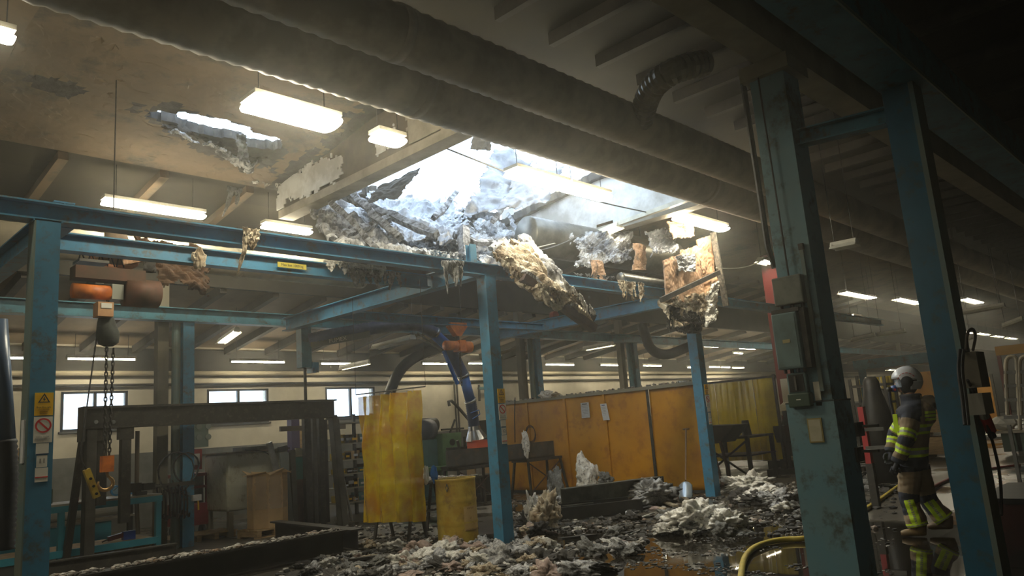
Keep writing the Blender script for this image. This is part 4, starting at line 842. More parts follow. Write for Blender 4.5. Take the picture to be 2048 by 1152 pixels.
c = at(153, 975, 'y', 13.6); t = T('red_bottle', 'small red bottle with white cap on the turquoise bench', 'bottle', (c.x, c.y, .96)); MB().tube([(c.x, c.y, .96), (c.x, c.y, 1.10), (c.x, c.y, 1.14)], [.04, .04, .02], 12).build('bottle_body', RED, t); MB().cyl((c.x, c.y, 1.14), (c.x, c.y, 1.17), .018).build('cap', WHITE, t)
t = T('toolbox', 'dark green tool case on the bench beside the red bottle', 'tool case', (3.4, 13.7, .96)); MB().bb(3.15, 3.62, 13.6, 13.85, .96, 1.18).build('case', mat('dark_green_case', (.03, .06, .04), None, 1, .5), t); MB().tube([(3.3, 13.7, 1.18), (3.33, 13.7, 1.23), (3.45, 13.7, 1.23), (3.48, 13.7, 1.18)], .01, 6).build('handle', BLACK, t)
t = T('power_tool', 'blue power drill with dark red body lying on the wooden lower shelf', 'drill', (4.0, 13.2, .29)); c = at(240, 1062, 'y', 13.3); c.z = .29
MB().bb(c.x+.04, c.x+.22, c.y-.05, c.y+.05, .29, .42).build('battery_pack', mat('tool_blue', (.02, .09, .45), None, 1, .4), t); MB().bar((c.x+.1, c.y, .38), (c.x-.18, c.y-.02, .34), .06, .07).build('tool_body', mat('tool_maroon', (.13, .02, .03), None, 1, .4), t); MB().cyl((c.x-.18, c.y-.02, .34), (c.x-.27, c.y-.03, .31), .012).build('drill_bit', STEEL, t)
t = T('sheet_rack', 'low turquoise rack with stored panels behind the bench', 'rack', (2.8, 15.6, 0))
MB().bb(.5, 5.0, 15.2, 15.26, .15, .48).build('turquoise_panel', CYAN, t); MB().bb(.5, 4.3, 15.9, 15.96, .55, .85).build('turquoise_panel', CYAN, t); MB().bb(.5, 5.4, 15.1, 16.1, .08, .14).build('rack_shelf', BENCH, t); MB().bb(.5, 5.4, 15.1, 16.1, .52, .56).build('rack_shelf', BENCH, t)
for x in (.6, 2.8, 5.3): MB().bb(x-.04, x+.04, 15.12, 15.2, 0, .95).build('upright', BLACK, t)
tag(MB().cyl((3.4, 15.3, .665), (5.3, 15.3, .665), .10, n=16).build('white_tube', mat('matte_white_tube', (.5, .5, .45), None, 1, .5)), 'thick pale tube lying behind the turquoise bench', 'tube')
for i in range(3):
    x = 4.6+i*.9
    t = T('pallet', ['wooden pallet on the floor behind the bench, nearest the hanging bars', 'wooden pallet behind the bench, middle one', 'wooden pallet at the foot of the blue far column'][i], 'pallet', (x, 14.35, 0), 'pallets behind the bench')
    for k in range(5): MB().bb(x-.4, x+.4, 14.0+k*.15, 14.10+k*.15, .10, .12).build('deck_board', WOOD, t)
    for k in range(3): MB().bb(x-.36+k*.32, x-.28+k*.32, 14.0, 14.7, .0, .10).build('bearer', WOOD, t)
c = at(58, 905, 'y', 18.44); tag(MB().lump(c, (.22, .01, .18), 4, 2, .3).build('rust_stain', mat('rust_stain', (.25, .17, .09), None, 1, .9)), 'brown rusty bracket patch on the white wall at far left', 'stain')
tag(MB().tube([at(275, 862, 'y', 13.2), at(273, 1000, 'y', 13.2), at(276, 1068, 'y', 13.2)], .035, 8).build('upright_bar', mat('brownish_bar', (.14, .11, .08), None, 1, .6)), 'slim upright bar standing by the bench, left of the far column', 'bar')
# far column fittings
t = T('hanging_tools', 'dark steel hooks and clamps hanging on the far column', 'tools', (5.45, 13.4, .5))
for i in range(9):
    x = 5.12+.06*i; z = 1.05-.03*(i % 3); MB().tube(smoothpath([(x, 13.46, z), (x+.01, 13.38, z-.2), (x-.01, 13.36, z-.42-.04*(i % 4)), (x+.03, 13.38, z-.5), (x+.05, 13.4, z-.42)], 1), .016, 6).build('hook', mat('glossy_dark_steel', (.04, .03, .035), None, 1, .25, .8), t)
MB().bar((5.05, 13.49, 1.06), (5.78, 13.49, 1.06), .03, .07).build('hook_rail', STEELD, t)
for i, (c_, r_, lab) in enumerate((((352, 945), .30, 'large black cable coil hung on the far blue column'), ((372, 935), .22, 'smaller black cable coil behind the red hose box'))):
    c = at(*c_, 'y', 13.53); m = MB()
    m.tube([c+V((math.cos(a)*r_*(1+.05*math.sin(3*a)), -.012*k, math.sin(a)*r_*1.15)) for k in (0, 1, 2) for a in [j*.42+k*.1 for j in range(15)]], .011, 6); tag(m.build('cable_coil', RUBBER), lab, 'cable coil')
MB_ = MB; t = T('welding_torch', 'yellow and white torch handle dangling below the cable coil', 'torch', at(395, 990, 'y', 13.5))
MB().tube(smoothpath([at(345, 960, 'y', 13.5), at(355, 985, 'y', 13.5), at(378, 992, 'y', 13.5)], 2), .012, 6).build('cable', RUBBER, t); MB().bb(*(lambda p: (p.x-.09, p.x+.06, 13.45, 13.53, p.z-.06, p.z+.04))(at(394, 994, 'y', 13.5))).build('white_head', PAPER, t); MB().bar(at(396, 1000, 'y', 13.5), at(397, 1020, 'y', 13.5), .025, .02).build('yellow_tip', YSIGN, t)
t = T('wall_switchboard', 'grey green electrical cabinet with round meters behind the far column', 'electrical box', at(403, 895, 'y', 17.2))
p = at(385, 845, 'y', 17.9); q = at(417, 893, 'y', 17.9); MB().bb(p.x, q.x, 17.9, 18.45, q.z, p.z+.2).build('cabinet_body', mat('meter_green', (.08, .11, .09), None, 1, .5), t)
for i in range(2):
    for k in range(2): MB().cyl((p.x+.15+.22*i, 17.88, p.z-.1-.25*k), (p.x+.15+.22*i, 17.9, p.z-.1-.25*k), .07, n=14).build('meter_glass', mat('dim_glass', (.15, .17, .15), None, 1, .2), t)
t = T('hose_box', 'red fire hose box on the wall behind the cable coil', 'hose box', at(390, 935, 'y', 14.4)); p = at(376, 900, 'y', 14.6); q = at(404, 938, 'y', 14.6)
MB().bb(p.x, q.x, 14.6, 14.85, q.z, p.z).build('housing', RED, t); MB().bb(p.x+.1, q.x-.05, 14.58, 14.6, q.z+.08, p.z-.08).build('white_panel', WHITE, t); MB().bb((p.x+q.x)/2-.02, (p.x+q.x)/2+.02, 14.7, 14.75, .1, q.z).build('stand', STEELD, t)
t = T('welding_cart', 'dark red welding machine cart on wheels behind the far column', 'welding cart', (6.35, 15.0, 0))
MB().bb(6.05, 6.60, 14.8, 15.4, .22, .62).build('lower_cabinet', mat('cart_red', (.22, .012, .02), (.16, .01, .015), 3, .5), t); MB().bb(6.08, 6.57, 14.95, 15.35, .62, 1.12).build('power_unit', STEELD, t); MB().bb(6.05, 6.60, 14.82, 15.4, 1.12, 1.18).build('tray', MATS['cart_red'], t)
for x in (6.07, 6.58): MB().bb(x-.02, x+.02, 14.82, 14.86, .6, 1.15).build('corner_post', MATS['cart_red'], t)
for x in (6.15, 6.5):
    for y in (14.85, 15.35): MB().cyl((x-.03, y, .11), (x+.03, y, .11), .11, n=16).build('wheel', RUBBER, t)
MB().bb(6.1, 6.55, 14.78, 14.8, .9, .95).build('front_rail', MATS['cart_red'], t)
# grey tank cabinet
t = T('steel_tank', 'large grey green steel tank cabinet on legs behind the cardboard box', 'tank', (7.4, 14.4, 0))
xr = at(578, 960, 'y', 13.95).x
o = MB().bb(6.58, xr, 13.95, 14.95, .45, 1.50).build('tank_body', GREYG, t); bv = o.modifiers.new('bevel', 'BEVEL'); bv.width = .05; bv.segments = 3
for x in (6.66, xr-.1):
    for y in (14.02, 14.88): MB().bb(x-.045, x+.045, y-.045, y+.045, 0, .45).build('leg', mat('tank_leg', (.2, .18, .13), None, 1, .6), t)
MB().bb(6.55, xr+.02, 13.92, 14.98, 1.50, 1.53).build('lid', mat('rusty_lid', (.17, .13, .09), (.1, .08, .06), 5, .8), t); MB().bb(7.0, 7.6, 14.2, 14.6, 1.53, 1.60).build('raised_hatch', STEELD, t)
MB().bar((xr-.25, 13.9, 1.5), (xr-.05, 13.9, 1.53), .02, .1).build('hinge', STEELD, t)
tag(MB().tube(smoothpath([(6.9, 13.9, 1.55), (7.3, 13.86, 1.50), (7.5, 13.85, 1.3), (7.55, 13.85, 1.12)], 2), .012, 6).build('black_cable', RUBBER), 'thin black cable drooping over the front of the grey tank', 'cable')
# octabin on a pallet
def pallet(x, y, rz_, lab, grp=None, z=0, w=.8, d=.6):
    t = T('pallet', lab, 'pallet', (x, y, z), grp); M = Matrix.Rotation(rz_, 3, 'Z')
    for k in range(5): c = V((x, y, z+.135))+M @ V((0, -d/2+.05+k*(d-.1)/4, 0)); MB().box(c, (w, .1, .02), 0, M).build('deck_board', WOOD, t)
    for i in range(3): c = V((x, y, z+.075))+M @ V((-w/2+.05+i*(w-.1)/2, 0, 0)); MB().box(c, (.09, d, .09), 0, M).build('block', WOOD, t)
    for k in (0, 2): c = V((x, y, z+.012))+M @ V((0, -d/2+.05+k*(d-.1)/2, 0)); MB().box(c, (w, .09, .022), 0, M).build('bottom_board', WOOD, t)
    return t
pallet(7.0, 13.30, .12, 'wooden pallet under the cardboard box, before the grey tank')
t = T('cardboard_box', 'eight sided brown cardboard box wrapped in plastic film, flaps open', 'box', (7.03, 13.3, .15))
R8 = .36; O8 = [V((7.03+R8*math.cos(a), 13.3+R8*.85*math.sin(a), 0)) for a in [math.pi/8+i*math.pi/4 for i in range(8)]]
m = MB(); m.add([p+V((0, 0, .15)) for p in O8]+[p+V((0, 0, 1.10)) for p in O8], [tuple(range(8))]+[(i, (i+1) % 8, 8+(i+1) % 8, 8+i) for i in range(8)]); m.build('box_wall', CARD, t, solid=.012)
for i in range(8):
    a, b = O8[i], O8[(i+1) % 8]; c = (a+b)/2-V((7.03, 13.3, 0)); o_ = c*.28; MB().add([a+V((0, 0, 1.10)), b+V((0, 0, 1.10)), b+o_+V((0, 0, 1.10+.04*(i % 3))), a+o_+V((0, 0, 1.10-.03*(i % 2)))], [(0, 1, 2, 3)]).build('flap', CARD, t, solid=.008)
m = MB(); P = [V((7.03+(R8+.012)*math.cos(a), 13.3+(R8+.012)*.85*math.sin(a), 0)) for a in [i*math.pi/24 for i in range(48)]]
def filmf(u, v):
    a = u*2*math.pi; q = V((math.cos(a)*2, math.sin(a)*2, v*3)); r = R8*.975+.012*noise.noise(q*3)+.01*noise.noise(q*8); return (7.03+r*math.cos(a), 13.3+r*.87*math.sin(a), .48+v*.58)
m.grid(filmf, 72, 24); FILM = mat('crinkled_film', (.75, .68, .6), None, 6, .12, 0, .4, alpha=.22); m.build('plastic_film', FILM, t, True)
# steel stock rack at the right end of the portal
t = T('steel_stock_rack', 'rack of upright dark steel sections beside the right portal leg', 'rack', (8.1, 13.8, 0))
for i, (px, pb, pt, w_, m) in enumerate(((590, 1045, 900, .10, STEEL), (618, 1048, 832, .14, STEELD), (632, 1050, 800, .09, STEEL), (646, 1050, 830, .12, STEELD), (602, 1045, 960, .30, RUST), (580, 1048, 905, .07, GALV), (655, 1050, 840, .08, BLACK))):
    p = at(px, pb, 'y', 13.6+.05*i); q = at(px-6, pt, 'y', 13.7+.05*i); p.z = 0; MB().ch(p, q, w_, w_*.8, .01, up=(0, 1, 0)).build('steel_section', m, t)
MB().bar(at(560, 858, 'y', 14.2), at(690, 853, 'y', 14.2), .06, .10).build('cross_rail', mat('brownish_bar', (.14, .11, .08)), t); MB().bar(at(590, 903, 'y', 14.2), at(640, 905, 'y', 14.2), .05, .14).build('cross_rail', GREYG, t)
tag(MB().bar(at(584, 1050, 'y', 13.5), at(538, 885, 'y', 13.5), .11, .04, (0, 1, 0)).build('flat_bar', GALV), 'pale flat steel bar leaning over the corner of the grey tank', 'bar')
tag(MB().bar(at(579, 1045, 'y', 13.45), at(567, 905, 'y', 13.45), .16, .03, (0, 1, 0)).build('flat_bar', mat('blueish_plate', (.22, .25, .24), None, 1, .5, .3)), 'wide blue grey steel plate leaning right of the cardboard box', 'bar')
tag(MB().tube([at(668, 862, 'y', 12.9), at(704, 1042, 'y', 12.9)], .025, 8).build('leaning_rod', GALV), 'long pale rod leaning right of the portal frame leg', 'rod')
p = at(594, 930, 'y', 15.5); t = T('teal_bin', 'open teal steel bin behind the leaning plates', 'bin', (p.x, 15.5, p.z-.3)); MB().bb(p.x-.3, p.x+.3, 15.2, 15.8, 0, p.z+.18).build('bin_body', mat('teal_bin_paint', (.03, .17, .16), None, 1, .5), t); MB().bb(p.x-.34, p.x+.34, 15.16, 15.84, p.z+.18, p.z+.22).build('rim', RIBL, t)
tag(MB().bb(*(lambda a, b: (a.x, b.x, 16.2, 16.4, b.z, a.z))(at(578, 832, 'y', 16.3), V((at(596, 915, 'y', 16.3).x, 0, 0)))).build('purple_tube_bundle', mat('dull_purple', (.07, .05, .13), None, 1, .6)), 'dull purple upright post behind the steel stock, against the white wall', 'post')
p = at(606, 890, 'y', 16.8); tag(MB().bb(p.x-.22, p.x+.25, 16.8, 16.85, 0, p.z+.35).build('peg_board', WOOD), 'small wooden board hung with hooks behind the steel stock', 'board')
tag(MB().bar(at(612, 915, 'y', 15), at(614, 1037, 'y', 15), .05, .05, (0, 1, 0)).build('yellow_post', YSIGN), 'thin yellow upright strip behind the steel stock', 'post')
# shelving between frame and curtain
t = T('storage_rack', 'dark storage rack crowded with small parts, left of the yellow curtain', 'rack', (9.6, 14.5, 0))
a = at(672, 1000, 'y', 14.6).x; b = at(745, 1000, 'y', 14.6).x
for x in (a, (a+b)/2, b): MB().bb(x-.03, x+.03, 14.5, 14.56, 0, 2.15).build('upright', STEELD, t)
for z in (.25, .55, .85, 1.15, 1.5, 1.95): MB().bb(a, b, 14.45, 15.1, z, z+.03).build('shelf', mat('pale_shelf_edge', (.30, .27, .2), None, 1, .6), t)
i = 0
for z in (.28, .58, .88, 1.18, 1.53):
    for k in range(5):
        i += 1; x = a+.15+k*(b-a-.3)/4+R_.uniform(-.05, .05); h = R_.uniform(.08, .24); w_ = R_.uniform(.08, .14)
        tb = T('parts_box', ['rusty brown', 'ochre yellow', 'dark grey', 'pale wooden', 'dull blue'][i % 5]+' parts box, '+['leftmost', 'second', 'middle', 'fourth', 'rightmost'][k]+' on '+{.28: 'the lowest', .58: 'the second', .88: 'the third', 1.18: 'the fourth', 1.53: 'the top'}[z]+' shelf of the rack', 'box', (x, 14.7, z), 'parts boxes in the storage rack')
        MB().bb(x-w_, x+w_, 14.5, 14.8, z, z+h).build('box_body', [RUST, YDRUM, STEELD, CARD, TEAL][i % 5], tb); MB().bb(x-w_*.5, x+w_*.5, 14.49, 14.5, z+h*.3, z+h*.6).build('label_plate', [PAPER, INKG, YSIGN][i % 3], tb)
# yellow welding curtain
YC = mat('yellow_welding_vinyl', (.62, .46, .003), (.46, .22, .002), 2.5, .12, 0, .35, alpha=.80, spec=.9)
cl = at(722, 920, 'x', 7.05); cr = at(842, 915, 'x', 7.05); zt0 = at(722, 794, 'x', 7.05).z; zt1 = at(838, 780, 'x', 7.05).z; zb0 = at(722, 1045, 'x', 7.05).z; zb1 = at(842, 1043, 'x', 7.05).z
t = T('welding_curtain', 'free hanging translucent yellow welding curtain with soft folds', 'curtain', (7.05, (cl.y+cr.y)/2, zb0))
def cf(u, v):
    y = cl.y+(cr.y-cl.y)*u; z0 = zb0+(zb1-zb0)*u; z1 = zt0+(zt1-zt0)*u+.02*noise.noise(V((u*9, 0, 0)))
    f = .075*math.sin(u*27+2.5*noise.noise(V((u*2, v*1.2, 3))))*(.45+.55*v)+.07*noise.noise(V((u*4, v*1.3, 1)))+.035*noise.noise(V((u*16, v*4, 1)))+.01*noise.noise(V((u*40, v*14, 1)))
    return (7.05+f, y, z0+(z1-z0)*v)
MB().grid(cf, 90, 50).build('vinyl_sheet', YC, t, True)
for i in range(7):
    u = (i+.5)/7; p = V(cf(u, .99)); MB().tube([p+V((.02*math.cos(a), 0, .02+.02*math.sin(a))) for a in [j*.7 for j in range(10)]], .004, 5).build('hanger_ring', GALV, t)
pa = V(cf(0, 1))+V((0, .05, .045)); pb_ = V(cf(1, 1))+V((0, -.1, .045)); 
t = T('curtain_rod', 'thin rod carrying the yellow welding curtain', 'rod', pa); MB().cyl(pa, pb_, .010, n=8).build('rod', STEELD, t)
for p in (pa, pb_): MB().cyl(p, p+V((0, 0, 3.86-p.z)), .004, n=6).build('hanging_wire', STEELD, t)
# work table behind the curtain
t = T('work_table', 'steel work table on A shaped trestle legs behind the curtain, strewn with rubble', 'table', (8.0, 9.9, 0))
MB().bb(7.25, 8.75, 9.35, 10.5, .82, .85).build('table_top', STEEL, t)
for y in (9.5, 10.35):
    for x in (7.45, 8.5):
        for s in (-1, 1): MB().bar((x+s*.02, y, .82), (x+s*.22, y+.05*s, 0), .045, .03).build('leg', STEELD, t)
    MB().bar((7.3, y, .42), (8.65, y, .42), .03, .03).build('cross_bar', STEELD, t)
r = MB()
for i in range(320): s = .012+.022*R_.random()**2; r.lump((7.28+R_.random()*1.4, 9.37+R_.random()*1.1, .85+s*.4), (s*1.4, s, s*.6), i % 13, 1, .5, 2)
tag(r.build('rubble_crumbs', MATS['rubble_mix']), 'pale crumbs scattered over the steel work table', 'rubble', kind='stuff')
# yellow drum
t = T('steel_drum', 'scuffed yellow drum with open rim before the middle post', 'drum', (7.50, 8.6, 0))
cx, cy, rr = 7.50, 8.62, .285
P = []; rs = []
for i in range(31):
    z = .92*i/30; P.append((cx, cy, z)); rs.append(rr+(.012 if i in (0, 30) else (.008 if i in (10, 20) else 0)))
MB().tube(P, rs, 36, False).build('drum_wall', YDRUM, t, True, solid=.012)
MB().cyl((cx, cy, .80), (cx, cy, .82), rr-.02, n=30).build('contents', MATS['rubble_mix'], t)
MB().cyl((cx, cy, .01), (cx, cy, .02), rr-.01, n=30).build('base_plate', YDRUM, t)
def ondrum(deg, z, dr=.01): a = math.radians(deg); return V((cx+(rr+dr)*math.cos(a), cy+(rr+dr)*math.sin(a), z))
q = ondrum(205, .80, .012); MB().tube([q+V((0, 0, .06)), q+V((-.005, -.03, .0)), q+V((-.005, -.0, -.05)), q+V((0, .03, 0)), q+V((0, 0, .06))], .007, 6).build('lifting_lug', STEEL, t)
MB().grid(lambda u, v: ondrum(248+u*50, .20+v*.33, .011), 12, 6).build('faded_label', mat('faded_label', (.55, .38, .16), (.45, .3, .1), 6, .8), t)
for z, s, bdy in ((.56, .035, 'PUR'), (.50, .035, 'KEEP DRY'), (.36, .05, 'V'), (.215, .03, 'HANDLE WITH CARE')):
    a = math.radians(268); xd = V((-math.sin(a), math.cos(a), 0)); text('stencil_text', bdy, s, ondrum(268, z, .016+.004*len(bdy)/4), xd, (0, 0, 1), INKB, t, None, .8)
r = MB()
for i in range(160):
    a = R_.random()*6.28; q = (rr-.03)*R_.random()**.5; s = .012+.02*R_.random(); r.lump((cx+q*math.cos(a), cy+q*math.sin(a), .825+s*.3+.05*(1-q/rr)), (s*1.3, s, s*.7), i % 11, 1, .5, 2)
tag(r.build('rubble_crumbs', MATS['rubble_mix']), 'pale crumbs heaped in the open top of the yellow drum', 'rubble', kind='stuff')
# trestle with steel plate
PL0 = at(893, 925, 'y', 12.2); PL1 = at(1105, 897, 'y', 12.2)
t = T('steel_plank', 'long grey steel plate beam lying on trestles behind the middle post', 'steel beam', (PL0.lerp(PL1, .5)))
MB().bb(PL0.x, PL1.x, 12.15, 12.21, .86, 1.22).build('web', mat('blue_grey_steel', (.11, .115, .115), (.07, .07, .065), 2, .5, .3, .1, c3=(.14, .11, .08)), t); MB().bb(PL0.x, PL1.x, 12.15, 12.4, .86, .90).build('lower_flange', STEELD, t)
tag(MB().lump(at(1052, 888, 'y', 12.1), (.10, .06, .28), 91, 3, .5, 2).build('wool_rag', WOOLW), 'white wool rag hung over the steel plate beam right of the middle post', 'insulation rag')
for i, x in enumerate((PL1.x-.5, PL0.x+.7)):
    t = T('trestle', ['open trestle with crossed braces under the right end of the steel plate beam', 'trestle behind the yellow drum under the left end of the steel plate beam'][i], 'trestle', (x, 12.3, 0))
    MB().bb(x-.55, x+.65, 12.05, 12.55, .80, .86).build('top_frame', STEELD, t)
    for sx in (-.5, .6):
        for sy in (12.08, 12.5): MB().bar((x+sx, sy, .82), (x+sx*1.15, sy+(sy-12.3)*.5, 0), .045, .045).build('leg', STEEL if sx > 0 else STEELD, t)
    MB().bar((x-.5, 12.06, .78), (x+.6, 12.06, .12), .02, .02).build('brace', RUST, t); MB().bar((x-.5, 12.06, .12), (x+.6, 12.06, .78), .02, .02).build('brace', RUST, t)
# machines at the window wall
t = T('milling_machine', 'teal grey machine with big dark motor, right of the yellow curtain', 'machine', (13.0, 16.2, 0))
p = at(848, 900, 'y', 16); q = at(870, 900, 'y', 16); MB().bb(p.x-.5, q.x, 15.9, 16.7, 0, 1.45).build('column_body', TEAL, t); c = at(853, 860, 'y', 16); MB().cyl((c.x-.3, 16, c.z), (c.x+.2, 16.1, c.z), .28, n=22).build('motor', mat('blue_black_motor', (.03, .04, .07), None, 1, .4), t, True); MB().cyl((c.x+.1, 16.3, c.z+.12), (c.x+.55, 16.3, c.z+.12), .20, n=20).build('pulley_cover', BLACK, t, True); MB().bb(p.x-.6, q.x+.4, 15.5, 15.9, .65, .75).build('machine_bed', GREEN, t)
t = T('lathe_head', 'green machine housing between the teal machine and the hose nozzle', 'machine', (14, 16.2, .7)); p = at(872, 868, 'y', 16); q = at(911, 925, 'y', 16)
o = MB().prism([(p.x, 15.8, .1), (q.x-.05, 15.8, .1), (q.x+.1, 15.8, p.z), (p.x+.05, 15.8, p.z)], (0, .6, 0)).build('housing', GREEN, t); MB().cyl((q.x-.25, 15.78, p.z-.25), (q.x-.25, 15.8, p.z-.25), .09, n=16).build('spindle', BLACK, t); MB().bb(p.x+.5, q.x-.2, 15.77, 15.8, p.z-.75, p.z-.5).build('name_plate', mat('plate_grey', (.3, .3, .27), None, 1, .5), t)
MB().bar((p.x+.5, 16, p.z), (p.x+.7, 16, p.z+.35), .04, .04).build('lever', STEELD, t); MB().bar((p.x+.2, 16, p.z+.1), (p.x+1.0, 16, p.z+.1), .05, .05).build('top_rod', STEELD, t)
t = T('drilling_jib', 'thin angled steel jib arm beside the hose nozzle', 'jib', at(935, 880, 'y', 16.5)); MB().tube([at(899, 812, 'y', 16.5), at(897, 803, 'y', 16.5), at(903, 802, 'y', 16.5), at(912, 810, 'y', 16.5), at(940, 842, 'y', 16.5), at(962, 870, 'y', 16.5)], .045, 8).build('arm', STEELD, t); p = at(962, 870, 'y', 16.5); MB().cyl((p.x, p.y, 0), p+V((0, 0, .03)), .06, n=10).build('post', STEELD, t)
for x in (913, 918): p = at(x, 775, 'y', 18.3); q = at(x-1, 905, 'y', 18.3); tag(MB().cyl((p.x, 18.4, q.z), (p.x, 18.4, 3.4), .03, n=8).build('wall_conduit', STEELD), 'thin vertical conduit on the white wall, %s of the close pair' % ('left' if x == 913 else 'right'), 'conduit')
tag(MB().tube([at(957, 777, 'y', 18.3), at(985, 776, 'y', 18.3)], .05, 8).build('wall_conduit', TEAL), 'short teal pipe stub on the wall left of the middle post', 'conduit')
tag(MB().tube([at(958, 770, 'y', 18.3), at(959, 802, 'y', 18.3)], .04, 8).build('wall_conduit', STEELD), 'dark vertical pipe stub on the wall left of the middle post', 'conduit')
t = T('machine_clutter', 'dark lathe saddle with small levers behind the steel plate beam', 'machine', at(930, 905, 'y', 15)); p = at(912, 885, 'y', 15); q = at(975, 905, 'y', 15)
MB().bb(p.x, q.x, 14.8, 15.4, .0, p.z-.12).build('saddle', BLACK, t)
for i in range(7): x = p.x+.1+i*.2; MB().cyl((x, 15, p.z-.15), (x+.05*(i % 3-1), 15, p.z+.05+.08*(i % 3)), .04, n=8).build('lever', STEELD, t)
p = at(946, 880, 'y', 12.2); q = at(974, 895, 'y', 12.2); q.z = 1.24; p.z = 1.36; t = T('orange_tray', 'orange red tray standing on the steel plate beam below the nozzle', 'tray', (p.x, 12.2, q.z)); MB().bb(p.x, q.x, 12.1, 12.4, q.z-.02, p.z).build('tray_body', mat('salmon_red', (.75, .13, .07), None, 1, .5), t); MB().bb(p.x-.02, q.x+.02, 12.08, 12.42, p.z, p.z+.02).build('rim', mat('salmon_red', (.75, .13, .07)), t)
p = at(972, 840, 'y', 17.5); q = at(990, 905, 'y', 17.5); tag(MB().bb(p.x, q.x+.5, 17.3, 17.9, 0, p.z).build('dark_cabinet', BLACK), 'tall black cabinet against the white wall, hidden by the middle post', 'cabinet')
t = T('parts_table', 'low metal table with rows of small pale boxes behind the drum', 'table', (11.5, 13.4, 0)); p = at(905, 960, 'y', 13.5); q = at(985, 955, 'y', 13.5)
MB().bb(p.x, q.x, 13.3, 13.9, .55, .58).build('table_top', BENCH, t)
for x in (p.x+.05, q.x-.05):
    for y in (13.35, 13.85): MB().bb(x-.03, x+.03, y-.03, y+.03, 0, .55).build('leg', STEELD, t)
for i in range(4): x = p.x+.2+i*(q.x-p.x-.4)/3; tag(MB().bb(x-.16, x+.16, 13.4, 13.7, .58, .74).build('parts_box', CARD if i % 2 else BENCH), 'pale open parts box on the low metal table, '+['leftmost', 'second', 'third', 'rightmost'][i], 'box', 'boxes on the low metal table')
p = at(868, 948, 'z', 1.0); t = T('blue_cloth', 'bright blue and white rag bundle standing on the steel work table', 'rag', p); MB().lump(p, (.05, .05, .13), 5, 3, .35).build('rag', mat('rag_blue', (.04, .20, .6), None, 1, .7), t); MB().lump(p-V((.10, -.06, 0)), (.04, .04, .13), 8, 3, .35).build('white_rag', WHITE, t)

# ---------------------------------------------------------------- ochre partition
t = T('ochre_partition', 'long ochre yellow sheet metal partition wall behind the trestle', 'partition', (14.0, 11.4, 0))
ys = [8.22, 9.56, 10.76, 11.95, 13.2, 14.5]
for i in range(5):
    m = MB(); y0, y1_ = ys[i]+.012, ys[i+1]-.012
    def pf(u, v, y0=y0, y1_=y1_, i=i): return (14.0+.012*noise.noise(V((u*2+i*7, v*2, 0)))+(.03*math.sin(u*math.pi)+.012*math.sin(u*9) if i < 2 else 0)+(.04*u*v if i == 0 else 0), y0+(y1_-y0)*u+(.05*(1-v)*(1 if u < .02 else 0) if i == 1 else 0), .04+v*2.16)
    m.grid(pf, 24, 20).build('panel', YPANEL, t, True, solid=.02)
    if i: MB().bb(13.965, 13.985, ys[i]-.03, ys[i]+.03, .04, 2.18).build('seam_strip', YPANEL if i != 1 else CHAR, t)
MB().bb(13.95, 14.06, 8.2, 14.55, 2.18, 2.25).build('top_rail', mat('grey_rail', (.25, .23, .17), None, 1, .6), t); MB().bb(13.96, 14.05, 8.2, 14.55, 0, .05).build('foot_rail', STEELD, t)
for i, (a, b, lab) in enumerate((((1161, 806), (1180, 835), 'white printed sheet taped on the ochre partition, left one'), ((1200, 808), (1216, 840), 'white sheet in a skewed plastic pocket on the ochre partition, right one'))):
    p = at(*a, 'x', 13.95); q = at(*b, 'x', 13.95); t = T('notice_sheet', lab, 'notice', (13.95, (p.y+q.y)/2, q.z))
    MB().add([(13.95, p.y, p.z), (13.95, q.y, p.z), (13.95, q.y-.05*i, q.z), (13.95, p.y-.05*i, q.z)], [(0, 1, 2, 3)]).build('paper', PAPER, t, solid=.004)
    MB().bb(13.940, 13.945, q.y+.05, p.y-.05, p.z-.045, p.z-.025).build('printed_heading', INK if not i else mat('ink_blue', (.05, .08, .25), None, 1, .6), t)
    for k in range(6): zz = p.z-.08-k*.035; MB().bb(13.942, 13.945, q.y+.03, p.y-.03-.02*(k % 3), zz-.004, zz+.004).build('printed_line', INKG, t)
c = at(1062, 870, 'x', 13.955); t = T('wire_coil', 'small coil of dark wire hung on the ochre partition above the trestle', 'cable coil', c)
for k in range(3): MB().tube([c+V((-.01*k, math.cos(a)*.16, math.sin(a)*.20+.02*k)) for a in [j*.45 for j in range(15)]], .008, 6).build('loop', RUST, t)
tag(MB().tube(smoothpath([at(1030, 795, 'x', 13.92), at(1029, 830, 'x', 13.92), at(1030, 885, 'x', 13.92)], 1), .012, 6).build('black_cable', RUBBER), 'black cable hanging down the ochre partition near the middle post', 'cable')
for (x, y, s, lab) in ((1093, 783, .17, 'white wool lump on the partition top rail beside the far column'), (1112, 782, .10, 'brown lump on the partition top rail')):
    c = at(x, y+4, 'x', 14.0); tag(MB().lump((14.0, c.y, 2.27+s*.3), (s, s, s*.6), x, 3, .4).build('wool_lump', WOOLW if s > .15 else WOOLB), lab, 'insulation lump')
for i in range(22):
    y = 8.3+R_.random()*6; s = .02+.04*R_.random(); 
m = MB()
for i in range(150): y = 8.3+R_.random()*6.2; s = .01+.02*R_.random(); m.lump((13.97+R_.random()*.07, y, 2.255+s*.4), (s, s*1.5, s), i % 9, 1, .5)
tag(m.build('rubble_crumbs', MATS['rubble_mix']), 'sooty crumbs along the top rail of the ochre partition', 'rubble', kind='stuff')
